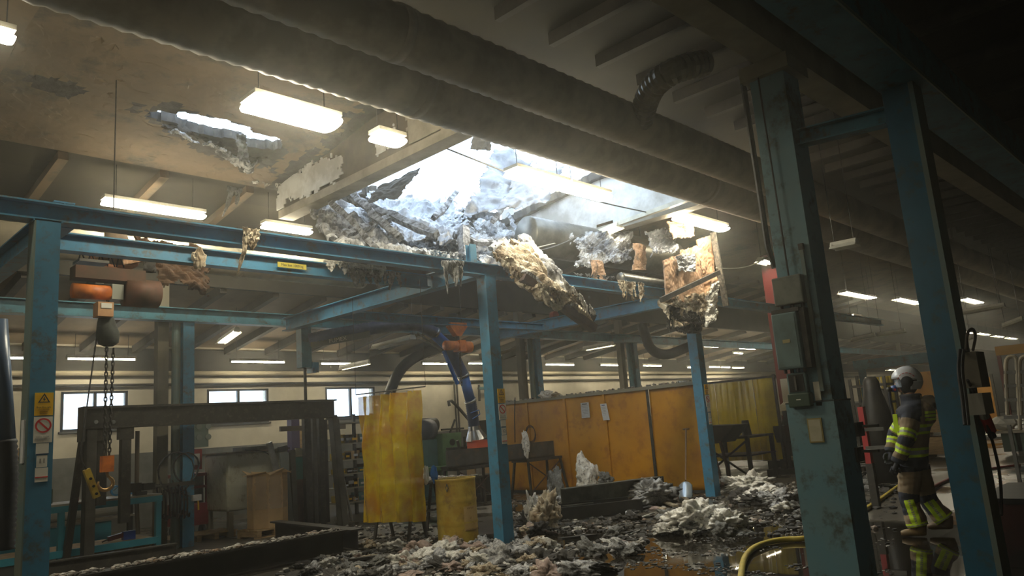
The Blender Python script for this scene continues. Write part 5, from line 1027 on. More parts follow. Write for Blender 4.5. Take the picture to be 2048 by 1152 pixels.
# shovel
b0 = at(1371, 998, 'z', .02); top = at(1372, 858, 'x', 13.75); mid = b0.lerp(top, .25)
t = T('shovel', 'shovel with bright blade leaning on the ochre partition', 'shovel', b0)
hn = MB().tube([mid, top], .017, 8).build('handle', mat('shovel_wood', (.25, .14, .07), None, 1, .6), t); MB().cyl(top+V((0, -.07, 0)), top+V((0, .07, 0)), .018, n=8).build('grip', mat('shovel_wood', (.25, .14, .07)), hn)
d = (mid-b0).normalized(); sx = V((0.35, -.94, 0)).normalized()
def bf(u, v): w_ = .13*(1 if v > .15 else .75+v*1.6)*(1 if v < .85 else 1-(v-.85)*2.5); return b0+d*(v*.36)+sx*((u-.5)*2*w_)+d.cross(sx)*(-.05*(1-(2*u-1)**2))
MB().grid(bf, 10, 14).build('blade', mat('bright_blade', (.55, .62, .68), None, 1, .3, .6), t, True, solid=.004)
# steel channel and skid on the floor
t = T('steel_channel', 'grey steel I beam lying across the rubble before the partition', 'steel beam', (11.2, 8.7, .2))
a = at(1128, 1000, 'y', 8.95); a.z = .33; b = at(1318, 970, 'y', 8.4); b.z = .33
MB().ch(a, b, .18, .30, .014, side=-1).build('channel_section', mat('dusty_channel', (.20, .20, .16), (.12, .12, .10), 4, .6, .2), t); MB().bb(b.x-.02, b.x+.03, b.y-.1, b.y+.1, .18, .48).build('end_plate', STEELD, t)
t = T('black_skid', 'low black steel skid under the grey channel, half buried in rubble', 'skid', (10.1, 8.3, 0))
a = at(1110, 1045, 'z', 0); b = at(1292, 1030, 'z', 0)
MB().bar(a+V((0, 0, .12)), b+V((.3, .3, .12)), .10, .20).build('side_rail', BLACK, t); MB().bar(a+V((.3, .6, .12)), b+V((.6, .8, .12)), .10, .20).build('side_rail', BLACK, t)
for k in range(4): p = (a+V((0, 0, .1))).lerp(b+V((.3, .3, .1)), k/3); MB().bar(p, p+V((.3, .6, 0)), .08, .14).build('cross_member', BLACK, t)

# ---------------------------------------------------------------- behind the right signed post
t = T('strip_curtain', 'wide yellow translucent strip curtain beyond the right signed post', 'curtain', (18, 9.6, .5))
for i in range(12):
    y0 = 10.75-i*.18
    def sf(u, v, y0=y0, i=i): return (18.0+.03*math.sin(u*3+i)+.03*noise.noise(V((u*2+i*3, v*2, 0)))+.015*(i % 2), y0-u*.20, .35+v*1.98)
    MB().grid(sf, 6, 14).build('strip', mat('strip_vinyl', (.72, .55, .008), (.5, .36, .005), 1.5, .2, 0, .1, alpha=.9, spec=.7), t, True)
MB().bb(17.96, 18.04, 8.5, 10.8, 2.33, 2.38).build('top_rail', STEELD, t)
for y in (8.55, 10.75): MB().bb(17.97, 18.03, y-.03, y+.03, 0, 2.4).build('frame_post', STEELD, t)
t = T('red_partition', 'tall dark red steel column wall left of the big pillar', 'partition', (19.2, 8.0, 0))
MB().bb(19.0, 19.3, at(1645, 700, 'x', 19).y, 8.95, 0, 5.6).build('red_panel', REDD, t); MB().bb(18.9, 19.02, 8.4, 8.46, 0, 5.6).build('seam_post', mat('darker_red', (.10, .01, .012), None, 1, .5), t)
MB().prism([at(1562, 935, 'x', 18.85), at(1612, 935, 'x', 18.85), at(1604, 870, 'x', 18.85), at(1566, 835, 'x', 18.85), at(1556, 880, 'x', 18.85)], (.1, 0, 0)).build('dark_cover', mat('dark_tarp', (.045, .047, .04), None, 1, .8), t)
p = at(1573, 818, 'x', 18.8); tag(MB().lump(p, (.05, .22, .18), 33, 3, .25).build('white_cloth', WHITE), 'white cloth hung on the red wall, touching the pillar edge', 'cloth')
p = at(1571, 785, 'x', 18.8); tag(MB().bb(p.x, p.x+.03, p.y-.1, p.y+.1, p.z-.35, p.z+.35).build('white_notice', WHITE), 'narrow white notice on the red wall above the white cloth', 'notice')
t = T('tipping_hopper', 'black steel tipping hopper right of the right signed post', 'hopper', (15.5, 8.6, 0)); 
def q4(x, y): return at(x, y, 'x', 15.6)
MB().prism([q4(1408, 852), q4(1468, 850), q4(1440, 886), q4(1410, 890)], (.7, 0, 0)).build('hopper_body', BLACK, t)
for x, y in ((1422, 885), (1440, 882)): p = q4(x, y); MB().bar(p, (p.x+.1, p.y-.1, 0), .05, .05).build('leg', RUST, t)
MB().bar(at(1425, 905, 'x', 15.2), at(1446, 972, 'x', 14.4), .05, .05).build('leg', RUST, t)
t = T('welding_table', 'dark welding table with cross braces before the yellow strip curtain', 'table', (17, 9, 0))
MB().bb(16.3, 17.6, 8.55, 9.9, .95, 1.0).build('table_top', BLACK, t); MB().bb(16.3, 17.6, 8.55, 9.9, .55, .58).build('lower_shelf', BLACK, t)
for x in (16.35, 17.55):
    for y in (8.6, 9.85): MB().bb(x-.04, x+.04, y-.04, y+.04, 0, .95).build('leg', BLACK, t)
MB().bar((16.3, 8.6, .1), (16.3, 9.8, .9), .04, .04).build('brace', STEELD, t); MB().bar((16.3, 9.8, .1), (16.3, 8.6, .9), .04, .04).build('brace', STEELD, t)
p = at(1495, 880, 'x', 16.9); tag(MB().cyl((p.x, p.y, 1.0), (p.x, p.y, 1.35), .12, .08, 14).build('black_clamp_stand', BLACK), 'black cylinder stand on the welding table', 'stand')
t = T('machine_stand', 'dark grinder on a narrow stand left of the red wall', 'machine', (18.2, 8.7, 0)); MB().bb(18.0, 18.5, 8.45, 8.85, .75, 1.15).build('grinder_head', BLACK, t); MB().bb(18.15, 18.35, 8.55, 8.75, .12, .75).build('pedestal', STEELD, t); MB().bb(17.9, 18.6, 8.2, 9.0, 0, .12).build('base', STEELD, t); MB().bb(18.1, 18.3, 8.4, 8.5, 1.15, 1.5).build('guard', BLACK, t)
tag(MB().bb(18.55, 18.98, 7.0, 9.4, .28, .36).build('low_platform', BENCH), 'low pale platform edge at the foot of the red wall', 'platform')
tag(MB().bb(18.6, 18.95, 7.05, 9.3, 0, .28).build('platform_base', BLACK), 'dark base under the low pale platform', 'platform')

# ================================================================= rubble
BASES = []
def base(kind, i):
    random.seed(100+i)
    m = MB()
    if kind == 'wool': m.lump((0, 0, .0), (1, .7, .5), 200+i, 4, .62, 1.7)
    elif kind == 'slab':
        m.lump((0, 0, 0), (1, .75, .16), 230+i, 4, .42, 2.2)
    else: m.lump((0, 0, 0), (1, .35, .3), 260+i, 2, .6, 2.0)
    me = bpy.data.meshes.new('rubble_shape'); me.from_pydata(m.v, [], m.f); me.polygons.foreach_set('use_smooth', [kind == 'wool']*len(me.polygons)); return me
SH = {k: [base(k, i) for i in range(5)] for k in ('wool', 'slab', 'shard')}
MSET = {'white': [WOOLW, ASH], 'grey': [WOOLG, CHAR], 'brown': [WOOLB, PINK]}
def meshfor(kind, m):
    me = R_.choice(SH[kind]).copy(); me.materials.append(m); return me
CACHE = {}
def piece(x, y, s, kind, tone, z=None):
    mm = R_.choice(MSET[tone]); key = (kind, mm.name, R_.randrange(5))
    if key not in CACHE:
        me = SH[kind][key[2]].copy(); me.materials.append(mm); CACHE[key] = me
    nm = {'wool': 'wool_clump', 'slab': 'roof_fragment', 'shard': 'charred_splinter'}[kind]
    o = bpy.data.objects.new(nm, CACHE[key]); COL.objects.link(o)
    zz = z if z is not None else s*(.32 if kind == 'wool' else .13)
    o.location = (x, y, zz); o.scale = (s, s, s*R_.uniform(.7, 1.2)); o.rotation_euler = (R_.uniform(-.3, .3), R_.uniform(-.3, .3), R_.uniform(0, 6.28)); return o
def zone(n, x0, x1, y0, y1, smin, smax, kinds, tones, grp, desc):
    for i in range(n):
        p = at(R_.uniform(x0, x1), R_.uniform(y0, y1), 'z', 0); k = R_.choice(kinds); tn = R_.choice(tones)
        o = piece(p.x, p.y, R_.uniform(smin, smax), k, tn)
        w_ = {'wool': 'clump of mineral wool', 'slab': 'flat broken roof fragment', 'shard': 'splinter of debris'}[k]
        tag(o, '%s %s %s' % ({'white': 'whitish', 'grey': 'dark grey', 'brown': 'brownish'}[tn], w_, desc), 'debris', grp+', '+tn+' '+k)
zone(60, 690, 1110, 1092, 1160, .07, .17, ['wool', 'slab', 'wool'], ['white', 'white', 'grey', 'brown'], 'near heap at the bottom edge', 'in the heap at the bottom picture edge')
zone(34, 800, 1080, 1092, 1135, .12, .24, ['wool', 'slab'], ['white', 'white', 'brown'], 'large clumps before the drum', 'among the large clumps before the yellow drum')
zone(12, 1040, 1210, 1100, 1150, .10, .2, ['wool', 'slab'], ['white', 'grey'], 'large clumps at the puddle edge', 'at the left edge of the puddle')
zone(26, 560, 760, 1110, 1165, .06, .14, ['wool', 'slab'], ['white', 'grey'], 'rubble before the black base beam', 'before the black base beam')
zone(30, 1020, 1280, 1060, 1110, .07, .17, ['wool', 'slab', 'shard'], ['white', 'grey', 'grey', 'brown'], 'rubble right of the middle post', 'right of the middle post foot')
zone(26, 1330, 1490, 1040, 1072, .08, .20, ['wool', 'wool', 'slab'], ['white', 'white', 'grey'], 'white heap below the shovel', 'in the white heap below the shovel')
zone(34, 1170, 1360, 985, 1050, .09, .22, ['wool', 'slab', 'shard'], ['grey', 'white', 'brown'], 'rubble around the grey channel', 'around the grey steel channel')
zone(22, 1460, 1560, 972, 1015, .12, .26, ['wool', 'slab'], ['white', 'grey'], 'rubble behind the right signed post', 'beyond the right signed post')
zone(16, 1540, 1640, 985, 1040, .08, .2, ['wool', 'slab'], ['grey', 'white'], 'rubble left of the big pillar', 'left of the big pillar')
zone(16, 1060, 1130, 1000, 1070, .08, .2, ['wool', 'shard'], ['white', 'brown', 'grey'], 'rubble left of the black skid', 'left of the black skid')
zone(14, 1700, 1790, 935, 1010, .1, .25, ['slab', 'shard'], ['grey'], 'flat debris left of the firefighter', 'left of the firefighter')
# standout pieces
for (x, y, d_, m, sd, lab) in ((1176, 985, (.26, .2, .46), WOOLW, 301, 'tall upright white wool block behind the grey channel'), (1113, 988, (.17, .14, .36), WOOLG, 302, 'upright grey wool block left of the tall white one')):
    p = at(x, y, 'x', 12.9 if x > 1150 else 12.4); tag(MB().lump((p.x, p.y, d_[2]*.8), d_, sd, 5, .35, 1.5).build('wool_heap', m, None, True), lab, 'debris')
for (x, y, z0, d_, m, sd, lab) in (
        (1095, 1058, .0, (.20, .18, .32), WOOLB, 303, 'drooping brown and white wool bundle at the left end of the channel'), (1066, 1050, .0, (.10, .1, .26), WOOLW, 304, 'thin white wool tuft at the far left of the channel'), 
        (1215, 1000, .3, (.16, .1, .14), WOOLG, 306, 'grey wool rag lying over the grey channel'), (1395, 1062, .05, (.42, .26, .20), WOOLW, 307, 'largest white wool heap between shovel and puddle'), (1455, 1062, .03, (.35, .2, .14), WOOLW, 308, 'white wool spill right of the largest heap'),
        (1310, 1010, .1, (.45, .3, .2), ASH, 309, 'broad ash grey slab heap right of the black skid'), (1500, 985, .05, (.5, .35, .18), WOOLW, 310, 'white wool heap beyond the right signed post'), (1530, 1002, .04, (.42, .26, .12), WOOLW, 311, 'flat white wool spill beyond the right signed post')):
    p = at(x, y, 'z', 0); tag(MB().lump((p.x, p.y, z0+d_[2]*.6), d_, sd, 5, .50, 1.9).build('wool_heap', m, None, True), lab, 'debris')
for (a, b, lab) in (((1290, 990), (1352, 1012), 'pale broken batten lying right of the grey channel'), ((1330, 972), (1380, 1004), 'thin broken lath by the shovel blade'), ((700, 1120), (790, 1108), 'dark plank lying in the near heap'), ((1120, 1078), (1190, 1070), 'dark plank before the black skid')):
    p = at(*a, 'z', .08); q = at(*b, 'z', .04); tag(MB().bar(p, q, .09, .03).build('broken_batten', RIBL if 'pale' in lab or 'thin' in lab else CHAR), lab, 'plank')
# fine rubble: stuff
def rub(n, reg, s0, s1, m, lab, flat=.6, nzk=0.9, thr=-1):
    mb = MB(); c = 0; tries = 0
    ico = MB().lump((0, 0, 0), (1, 1, 1), 3, 1, .5, 1.5)
    var = [MB().lump((0, 0, 0), (1, .8, flat), j, 1, .6, 1.7) for j in range(12)]
    while c < n and tries < n*6:
        tries += 1
        u = R_.random()*sum(r[4] for r in reg)
        for r in reg:
            u -= r[4]
            if u <= 0: break
        p = at(R_.uniform(r[0], r[1]), R_.uniform(r[2], r[3]), 'z', 0)
        if noise.noise(V((p.x*nzk, p.y*nzk, 7))) < thr: continue
        s = s0+(s1-s0)*R_.random()**2.5; a = R_.random()*6.28; ca, sa = math.cos(a)*s, math.sin(a)*s; b = var[R_.randrange(12)]; o = len(mb.v); k = R_.uniform(.7, 1.2)
        mb.v += [V((p.x+q.x*ca-q.y*sa, p.y+q.x*sa+q.y*ca, s*flat*.35+q.z*s*k)) for q in b.v]; mb.f += [tuple(i+o for i in f) for f in b.f]; c += 1
    mb.m = [0]*len(mb.f)
    return tag(mb.build('fine_rubble', m), lab, 'rubble', kind='stuff')
REG = [(640, 1100, 1075, 1165, 5), (560, 1200, 1110, 1165, 1.2), (1000, 1290, 1000, 1105, 5.5), (1290, 1620, 960, 1072, 5), (620, 900, 1050, 1110, 2), (1640, 1790, 930, 1060, .7)]
rub(2300, REG, .010, .055, mat('pale_rubble', (.42, .40, .36), (.13, .12, .11), 3, 1, 0, .4, c3=(.24, .16, .11), scale2=2.5), 'pale broken bits of plaster and wool strewn over the wet floor', thr=-.15)
rub(3600, REG, .012, .075, mat('black_rubble', (.025, .024, .022), (.07, .065, .06), 3, .85, 0, .4), 'black charcoal bits strewn over the wet floor', .5, thr=-.25)
REG2 = [(1200, 1620, 1075, 1165, 5), (1640, 1790, 930, 1152, 1)]
rub(500, REG2, .008, .04, MATS['black_rubble'], 'small black flakes floating on the puddle', .25, 1.6, .05)
rub(260, REG2, .008, .035, MATS['pale_rubble'], 'small pale flakes floating on the puddle', .25, 1.6, .1)

# ================================================================= fire hoses
P = [at(*p, 'z', .035) for p in ((1478, 1200), (1482, 1150), (1487, 1118), (1502, 1098), (1530, 1085), (1570, 1078), (1615, 1078), (1660, 1062), (1700, 1035), (1740, 1013), (1770, 992), (1797, 972))]
tag(MB().tube(smoothpath(P, 3), .032, 12).build('fire_hose', HOSEY, None, True), 'yellow fire hose curving over the wet floor behind the big pillar', 'hose')
P = [at(*p, 'z', .03) for p in ((1850, 985), (1870, 972), (1895, 960), (1915, 952), (1960, 940), (2040, 930))]
tag(MB().tube(smoothpath(P, 2), .028, 10).build('fire_hose', mat('red_hose', (.22, .03, .03), None, 1, .5), None, True), 'dull red fire hose on the floor behind the firefighter', 'hose')
P = [at(*p, 'z', .03) for p in ((1640, 1100), (1680, 1060), (1720, 1040), (1800, 1040))]

# ================================================================= far right background
t = T('yellow_screen', 'yellow welding screen far behind, left of the firefighter helmet', 'screen', (26, 9, .8))
p = at(1714, 758, 'x', 26); q = at(1800, 830, 'x', 26)
for i in range(8):
    y0 = p.y+(q.y-p.y)*i/8; y1_ = p.y+(q.y-p.y)*(i+1)/8
    MB().grid(lambda u, v, y0=y0, y1_=y1_, i=i: (26+.06*math.sin(u*3.1+i*.5), y0+(y1_-y0)*u, q.z+(p.z-q.z)*v), 4, 6).build('screen_strip', MATS['strip_vinyl'], t, True, solid=.01)
for y in (p.y, q.y): MB().bb(25.95, 26.05, y-.04, y+.04, 0, p.z+.1).build('frame_post', STEELD, t)
t = T('yellow_screen', 'yellow welding screen between the helmet and the right post', 'screen', (27, 8, .8))
p = at(1800, 748, 'x', 27); q = at(1905, 830, 'x', 27); MB().bb(27, 27.05, q.y, p.y, q.z, p.z).build('screen_sheet', YPANEL, t); MB().bb(26.98, 27.07, p.y, p.y+.08, 0, p.z).build('frame_post', STEELD, t)
t = T('ochre_screen', 'ochre partition panel right of the right post, far back', 'screen', (32, 8, 0)); p = at(1935, 758, 'x', 32); q = at(1998, 850, 'x', 32); MB().bb(32, 32.06, q.y, p.y, .2, p.z).build('screen_sheet', YPANEL, t); MB().bb(31.98, 32.08, q.y-.08, q.y, 0, p.z+.1).build('frame_post', STEELD, t)
t = T('crane_beam', 'distant blue crane beam above the firefighter helmet', 'beam', (24, 8, 2.6)); p = at(1705, 722, 'x', 24); q = at(1880, 718, 'x', 24); MB().bb(24, 24.2, q.y, p.y, p.z-.28, p.z).build('beam_body', BLUED, t)
for y in (p.y-.2, q.y+.2): MB().bb(24.0, 24.2, y-.08, y+.08, 0, p.z-.28).build('post', BLUED, t)
t = T('crane_beam', 'distant yellow crane beam at the right picture edge', 'beam', (28, 5, 4)); p = at(1990, 700, 'x', 28); q = at(2060, 690, 'x', 28); MB().bb(28, 28.2, q.y-1, p.y, p.z-.18, p.z+.1).build('beam_body', mat('crane_yellow', (.55, .28, .02), None, 1, .5), t); MB().bb(28.05, 28.15, p.y-.1, p.y, 0, p.z).build('post', REDD, t)
t = T('storage_rack', 'dark shelf rack with machine parts far behind, left of the firefighter', 'rack', (19.5, 7, 0))
X_ = 18.0; yl = at(1712, 850, 'x', X_).y; yr = at(1782, 850, 'x', X_).y
for z in (.5, 1.0, 1.5, 1.9): MB().bb(X_, X_+.6, yr, yl, z, z+.05).build('shelf', STEELD, t)
for y in (yl, (yl+yr)/2, yr): MB().bb(X_, X_+.05, y-.03, y+.03, 0, 2.1).build('upright', STEELD, t)
for i in range(9):
    y = yl+(yr-yl)*((i*.37) % 1*.8+.1); z = (.55, 1.05, 1.55)[i % 3]; tag(MB().lump((X_+.25, y, z+.14), (.14, .12, .13), 400+i, 2, .5).build('machine_part', [BLACK, WOOD, STEEL][i % 3]), '%s machine part on the %s shelf of the far rack, %s' % (['black', 'wooden', 'grey'][i % 3], ['low', 'middle', 'high'][i % 3], ['left', 'centre', 'right'][i//3]), 'machine part', 'machine parts on the far rack')
p = at(1752, 830, 'x', 16); tag(MB().tube([(16, p.y, .0), (16, p.y, 1.3), (16, p.y, 1.75), (16, p.y, 1.95), (16, p.y, 2.05)], [.34, .28, .17, .15, .1], 28).build('black_machine', BLACK, None, True), 'black bell shaped machine behind the firefighter chest', 'machine')
p = at(1722, 830, 'x', 12); q = at(1722, 880, 'x', 12); t = T('red_stand', 'bright red stand with steel arms beside the big pillar', 'stand', (12, p.y, 0)); MB().bb(12, 12.1, p.y-.04, p.y+.04, q.z-.35, p.z+.12).build('red_body', mat('bright_red', (.38, .03, .03), None, 1, .5), t)
MB().bb(12, 12.1, p.y-.05, p.y+.05, 0, q.z-.35).build('foot', STEELD, t); MB().bar((12, p.y, q.z+.15), (12, p.y-.3, q.z+.15), .05, .05).build('arm', STEEL, t); MB().bar((12, p.y, q.z-.12), (12, p.y-.3, q.z-.12), .05, .05).build('arm', STEEL, t)
t = T('roller_conveyor', 'low roller conveyor ladder on the floor left of the firefighter', 'conveyor', (14.5, 6, 0)); a = at(1700, 935, 'z', .3); b = at(1790, 905, 'z', .3)
n_ = V((b.y-a.y, -(b.x-a.x), 0)).normalized()*.6
MB().bar(a, b, .05, .08).build('side_rail', RIBL, t); MB().bar(a+n_, b+n_, .05, .08).build('side_rail', RIBL, t)
for i in range(9): p = a.lerp(b, (i+.5)/9); MB().cyl(p, p+n_, .03, n=8).build('roller', STEELD, t)
for p in (a, b, a+n_, b+n_): MB().bar(p, (p.x, p.y, 0), .04, .04, (0, 1, 0)).build('leg', STEELD, t)
for i in range(2):
    p = at(1868, 880-i*30, 'x', 22); c = at(1868, 903, 'z', 0)
    t = T('pallet_crate', ['pale wooden crate behind the firefighter, lower one', 'pale wooden crate behind the firefighter, upper one'][i], 'crate', (22, 6.4, .55*i), 'stacked crates behind the firefighter'); MB().bb(21.6, 22.5, c.y-1.3, c.y+.1, .12+.55*i, .55+.55*i).build('crate_body', WOOD, t)
    for k in range(3): MB().bb(21.6, 22.5, c.y-1.3+k*.6, c.y-1.15+k*.6, .55*i, .12+.55*i).build('block', WOOD, t)
t = T('machine_bench', 'dark green bench with grey boxes at the right picture edge', 'bench', (24, 4, 0)); p = at(1985, 840, 'x', 22); q = at(2048, 840, 'x', 22); MB().bb(22, 23, q.y-1, p.y, .55, .6).build('bench_top', BENCH, t); MB().bb(22.1, 22.9, q.y-.9, p.y-.1, .1, .55).build('drawers', mat('dark_green_case', (.03, .06, .04)), t)
for k in range(2): MB().bb(22.1, 22.9, p.y-.5-k*1.2, p.y-.4-k*1.2, 0, .55).build('leg', STEELD, t)
p = at(2000, 805, 'x', 22.4); tag(MB().lump((22.4, p.y, .78), (.25, .3, .2), 77, 2, .3).build('white_sack', WHITE), 'white sack on the bench at the right picture edge', 'sack')
t = T('tube_rack', 'tall rack of bent pale tubes at the right picture edge', 'rack', (14, 2.3, 0)); X_ = 14
for k in range(3):
    x0, x1_ = 2011+k*27, 2034+k*27
    P = smoothpath([at(x0+4, 830, 'x', X_), at(x0, 740, 'x', X_), at(x0+2, 714, 'x', X_), at(x1_-2, 712, 'x', X_), at(x1_, 730, 'x', X_), at(x1_+6, 860, 'x', X_)], 2); MB().tube(P, .03, 8).build('hoop', RIBL, t)
for y in (745, 772, 800, 835): MB().bar(at(2008, y, 'x', X_), at(2075, y-2, 'x', X_), .05, .05).build('cross_rail', STEEL, t)
for x in (2018, 2060): p = at(x, 850, 'x', X_); MB().bar(p, (p.x, p.y, 0), .05, .05, (0, 1, 0)).build('leg', STEEL, t)
# devices on the right post
PX = lambda x, y: at(x, y, 'y', 1.62)
t = T('control_unit', 'beige control unit hanging on the right side of the right post', 'control unit', PX(1945, 800))
p = PX(1928, 705); q = PX(1958, 775); MB().bb(p.x, q.x, 1.54, 1.66, q.z, p.z).build('unit_body', mat('greasy_beige', (.13, .115, .08), (.09, .08, .06), 5, .6), t)
p = PX(1934, 788); q = PX(1960, 828); MB().bb(p.x, q.x, 1.52, 1.64, q.z, p.z).build('white_cover', mat('greyish_white', (.26, .25, .21), None, 1, .6), t)
MB().tube(smoothpath([PX(1932, 700), PX(1934, 665), PX(1946, 655), PX(1952, 672), PX(1946, 700)], 2), .012, 8).build('cable_loop', RIB, t)
for x in (1920, 1927): MB().tube(smoothpath([PX(x, 700), PX(x-4, 740), PX(x+4, 790), PX(x+10, 850)], 2), .014, 8).build('black_cable', RUBBER, t)
t = T('grinder_tool', 'red and white hand tool hanging beside the right post', 'power tool', PX(1975, 850)); MB().cyl(PX(1962, 812), PX(1970, 835), .035, n=12).build('white_neck', mat('greyish_white', (.26, .25, .21)), t); MB().cyl(PX(1970, 833), PX(1982, 862), .04, n=12).build('red_body', RED, t); MB().cyl(PX(1980, 860), PX(1985, 873), .03, n=12).build('black_nozzle', RUBBER, t)
MB().tube(smoothpath([PX(1935, 760), PX(1955, 800), PX(1975, 850), PX(1990, 900), PX(2002, 960), PX(2003, 1030)], 2), .012, 8).build('hose', RUBBER, t)
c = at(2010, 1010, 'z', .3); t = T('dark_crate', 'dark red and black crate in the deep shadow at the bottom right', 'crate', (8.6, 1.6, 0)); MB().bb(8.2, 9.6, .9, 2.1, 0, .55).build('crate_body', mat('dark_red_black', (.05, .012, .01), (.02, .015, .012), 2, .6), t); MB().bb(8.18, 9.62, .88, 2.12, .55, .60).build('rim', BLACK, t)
# ================================================================= firefighter
def remesh_obj(name, mb, mats, parent, vox, assign=None, smooth_it=4, wr=0., wf=6.):
    me = bpy.data.meshes.new('tmp'); me.from_pydata(mb.v, [], mb.f); bm = bmesh.new(); bm.from_mesh(me); bmesh.ops.recalc_face_normals(bm, faces=bm.faces[:]); bm.to_mesh(me); bm.free()
    o = bpy.data.objects.new('tmp', me); COL.objects.link(o)
    r = o.modifiers.new('r', 'REMESH'); r.mode = 'VOXEL'; r.voxel_size = vox
    s = o.modifiers.new('s', 'SMOOTH'); s.iterations = smooth_it; s.factor = .6
    dg = bpy.context.evaluated_depsgraph_get(); dg.update(); m2 = bpy.data.meshes.new_from_object(o.evaluated_get(dg)); bpy.data.objects.remove(o)
    o0 = V(parent['_org'])
    if wr:
        for v, n in [(v, v.normal.copy()) for v in m2.vertices]:
            q = v.co*wf; v.co += n*(noise.noise(V((q.x, q.y, q.z*2.2)))*wr + noise.noise(q*2.3)*wr*.4)
    for m in mats: m2.materials.append(m)
    if assign:
        for p in m2.polygons: p.material_index = assign(V(p.center))
    m2.transform(Matrix.Translation(-o0)); m2.polygons.foreach_set('use_smooth', [True]*len(m2.polygons))
    ob = bpy.data.objects.new(name, m2); COL.objects.link(ob); ob.parent = parent; ob['_org'] = tuple(o0); return ob
SK = mat('skin', (.55, .32, .22), (.48, .27, .19), 6, .5)
COAT = mat('tan_turnout_cloth', (.26, .19, .11), (.20, .145, .085), 4, .85, 0, .1)
NAVY = mat('navy_turnout_cloth', (.022, .026, .045), (.015, .018, .03), 4, .8)
HIVIS = mat('fluorescent_yellow_band', (.62, .85, .03), None, 1, .5)
SILV = mat('silver_reflective_band', (.34, .35, .30), None, 1, .4)
HELM = mat('white_helmet_shell', (.62, .63, .64), None, 1, .25)
GLOV = mat('dark_glove', (.02, .022, .028), (.03, .03, .04), 8, .8)
BOOT = mat('tan_boot', (.20, .13, .05), (.14, .09, .04), 6, .6)
LOS = V((.952, .306, 0)); FWD = V((-.306, .952, 0)); LFT = V((-.952, -.306, 0))      # he faces left; his left side is towards the camera
C0 = V((9.75, 3.14, 0))
def B(f, l, z): return C0 + FWD*f + LFT*l + V((0, 0, z))
def bpx(x, y, l=0.): return atp(x, y, C0+LFT*l, LOS)
t = thing('person', 'firefighter in tan and yellow striped turnout gear and white helmet, walking left', 'person', C0)
# joints from the photograph, on planes through the figure
NECK = bpx(1822, 800); HEAD = bpx(1812, 766)
SHL = bpx(1822, 828, .17); SHR = bpx(1818, 826, -.17); ELL = bpx(1812, 880, .27); ELR = bpx(1790, 868, -.22); WRL = bpx(1795, 925, .24); WRR = bpx(1782, 905, -.15)
CH = bpx(1826, 850); WA = bpx(1828, 900); HIPC = bpx(1828, 935)
HL = bpx(1820, 940, .10); HR = bpx(1835, 940, -.10); KL = bpx(1817, 998, .12); KR = bpx(1856, 1000, -.12); AL = bpx(1838, 1062, .12); AR = bpx(1890, 1042, -.12)
AL.z = max(AL.z, .10); 
def limb(mb, P, r, n=14, flat=1.): mb.tube(smoothpath(P, 2), list_r(r, len(smoothpath(P, 2))), n, True, flat)
def list_r(r, n): return [r[min(int(i/(n-1)*(len(r)-1)), len(r)-2)]*(1-(i/(n-1)*(len(r)-1) % 1 if i < n-1 else 1))+r[min(int(i/(n-1)*(len(r)-1)), len(r)-2)+1]*(i/(n-1)*(len(r)-1) % 1 if i < n-1 else 1) for i in range(n)]
def ell(mb, c, fr_, lr, zr, n=18):   # ellipsoid oriented to the figure
    bm = bmesh.new(); bmesh.ops.create_icosphere(bm, subdivisions=3, radius=1); vs = [V(c)+FWD*(v.co.x*fr_)+LFT*(v.co.y*lr)+V((0, 0, v.co.z*zr)) for v in bm.verts]; fs = [tuple(v.index for v in f.verts) for f in bm.faces]; bm.free(); mb.add(vs, fs)
def rings(mb, L, n=24):     # stacked ellipses (centre, fwd radius, left radius)
    o = len(mb.v)
    for c, a, b in L:
        for k in range(n): q = 2*math.pi*k/n; mb.v.append(V(c)+FWD*(a*math.cos(q))+LFT*(b*math.sin(q)))
    N = len(L); fs = [(o+i*n+k, o+i*n+(k+1) % n, o+(i+1)*n+(k+1) % n, o+(i+1)*n+k) for i in range(N-1) for k in range(n)]+[tuple(o+k for k in range(n))[::-1], tuple(o+(N-1)*n+k for k in range(n))]
    mb.f += fs; mb.m += [0]*len(fs)
# body: one continuous surface (head, neck, trunk, limbs, hands)
b = MB()
rings(b, [(HIPC, .10, .15), (WA, .10, .14), (CH, .12, .17), (NECK-V((0, 0, .08)), .09, .16), (NECK-V((0, 0, .03)), .06, .07), (NECK+V((0, 0, .03)), .055, .06), (HEAD, .06, .06)])
ell(b, HEAD+V((0, 0, .03)), .095, .075, .115); ell(b, HEAD+FWD*.03-V((0, 0, .04)), .06, .055, .065)     # skull and jaw
ell(b, HEAD+FWD*.105-V((0, 0, .005)), .022, .016, .028); ell(b, HEAD+FWD*.088-V((0, 0, .055)), .014, .026, .008); ell(b, HEAD+FWD*.088-V((0, 0, .070)), .013, .022, .008); ell(b, HEAD+FWD*.08-V((0, 0, .09)), .02, .025, .018)   # nose, lips, chin
for s in (-1, 1):
    ell(b, HEAD+LFT*(.078*s)-V((0, 0, .0))-FWD*.005, .018, .010, .03); ell(b, HEAD+FWD*.083+LFT*(.032*s)+V((0, 0, .022)), .012, .015, .010); ell(b, HEAD+FWD*.088+LFT*(.034*s)+V((0, 0, .042)), .012, .024, .007)   # ears, eyes, brow
for (A_, E_, W_) in ((SHL, ELL, WRL), (SHR, ELR, WRR)): limb(b, [CH.lerp(A_, .8), A_, E_, W_], [.05, .05, .042, .03])
for (A_, K_, N_) in ((HL, KL, AL), (HR, KR, AR)): limb(b, [A_, K_, N_, N_+FWD*.10-V((0, 0, .05))], [.085, .06, .04, .035])
remesh_obj('body', b, [SK], t, .011, None, 3)
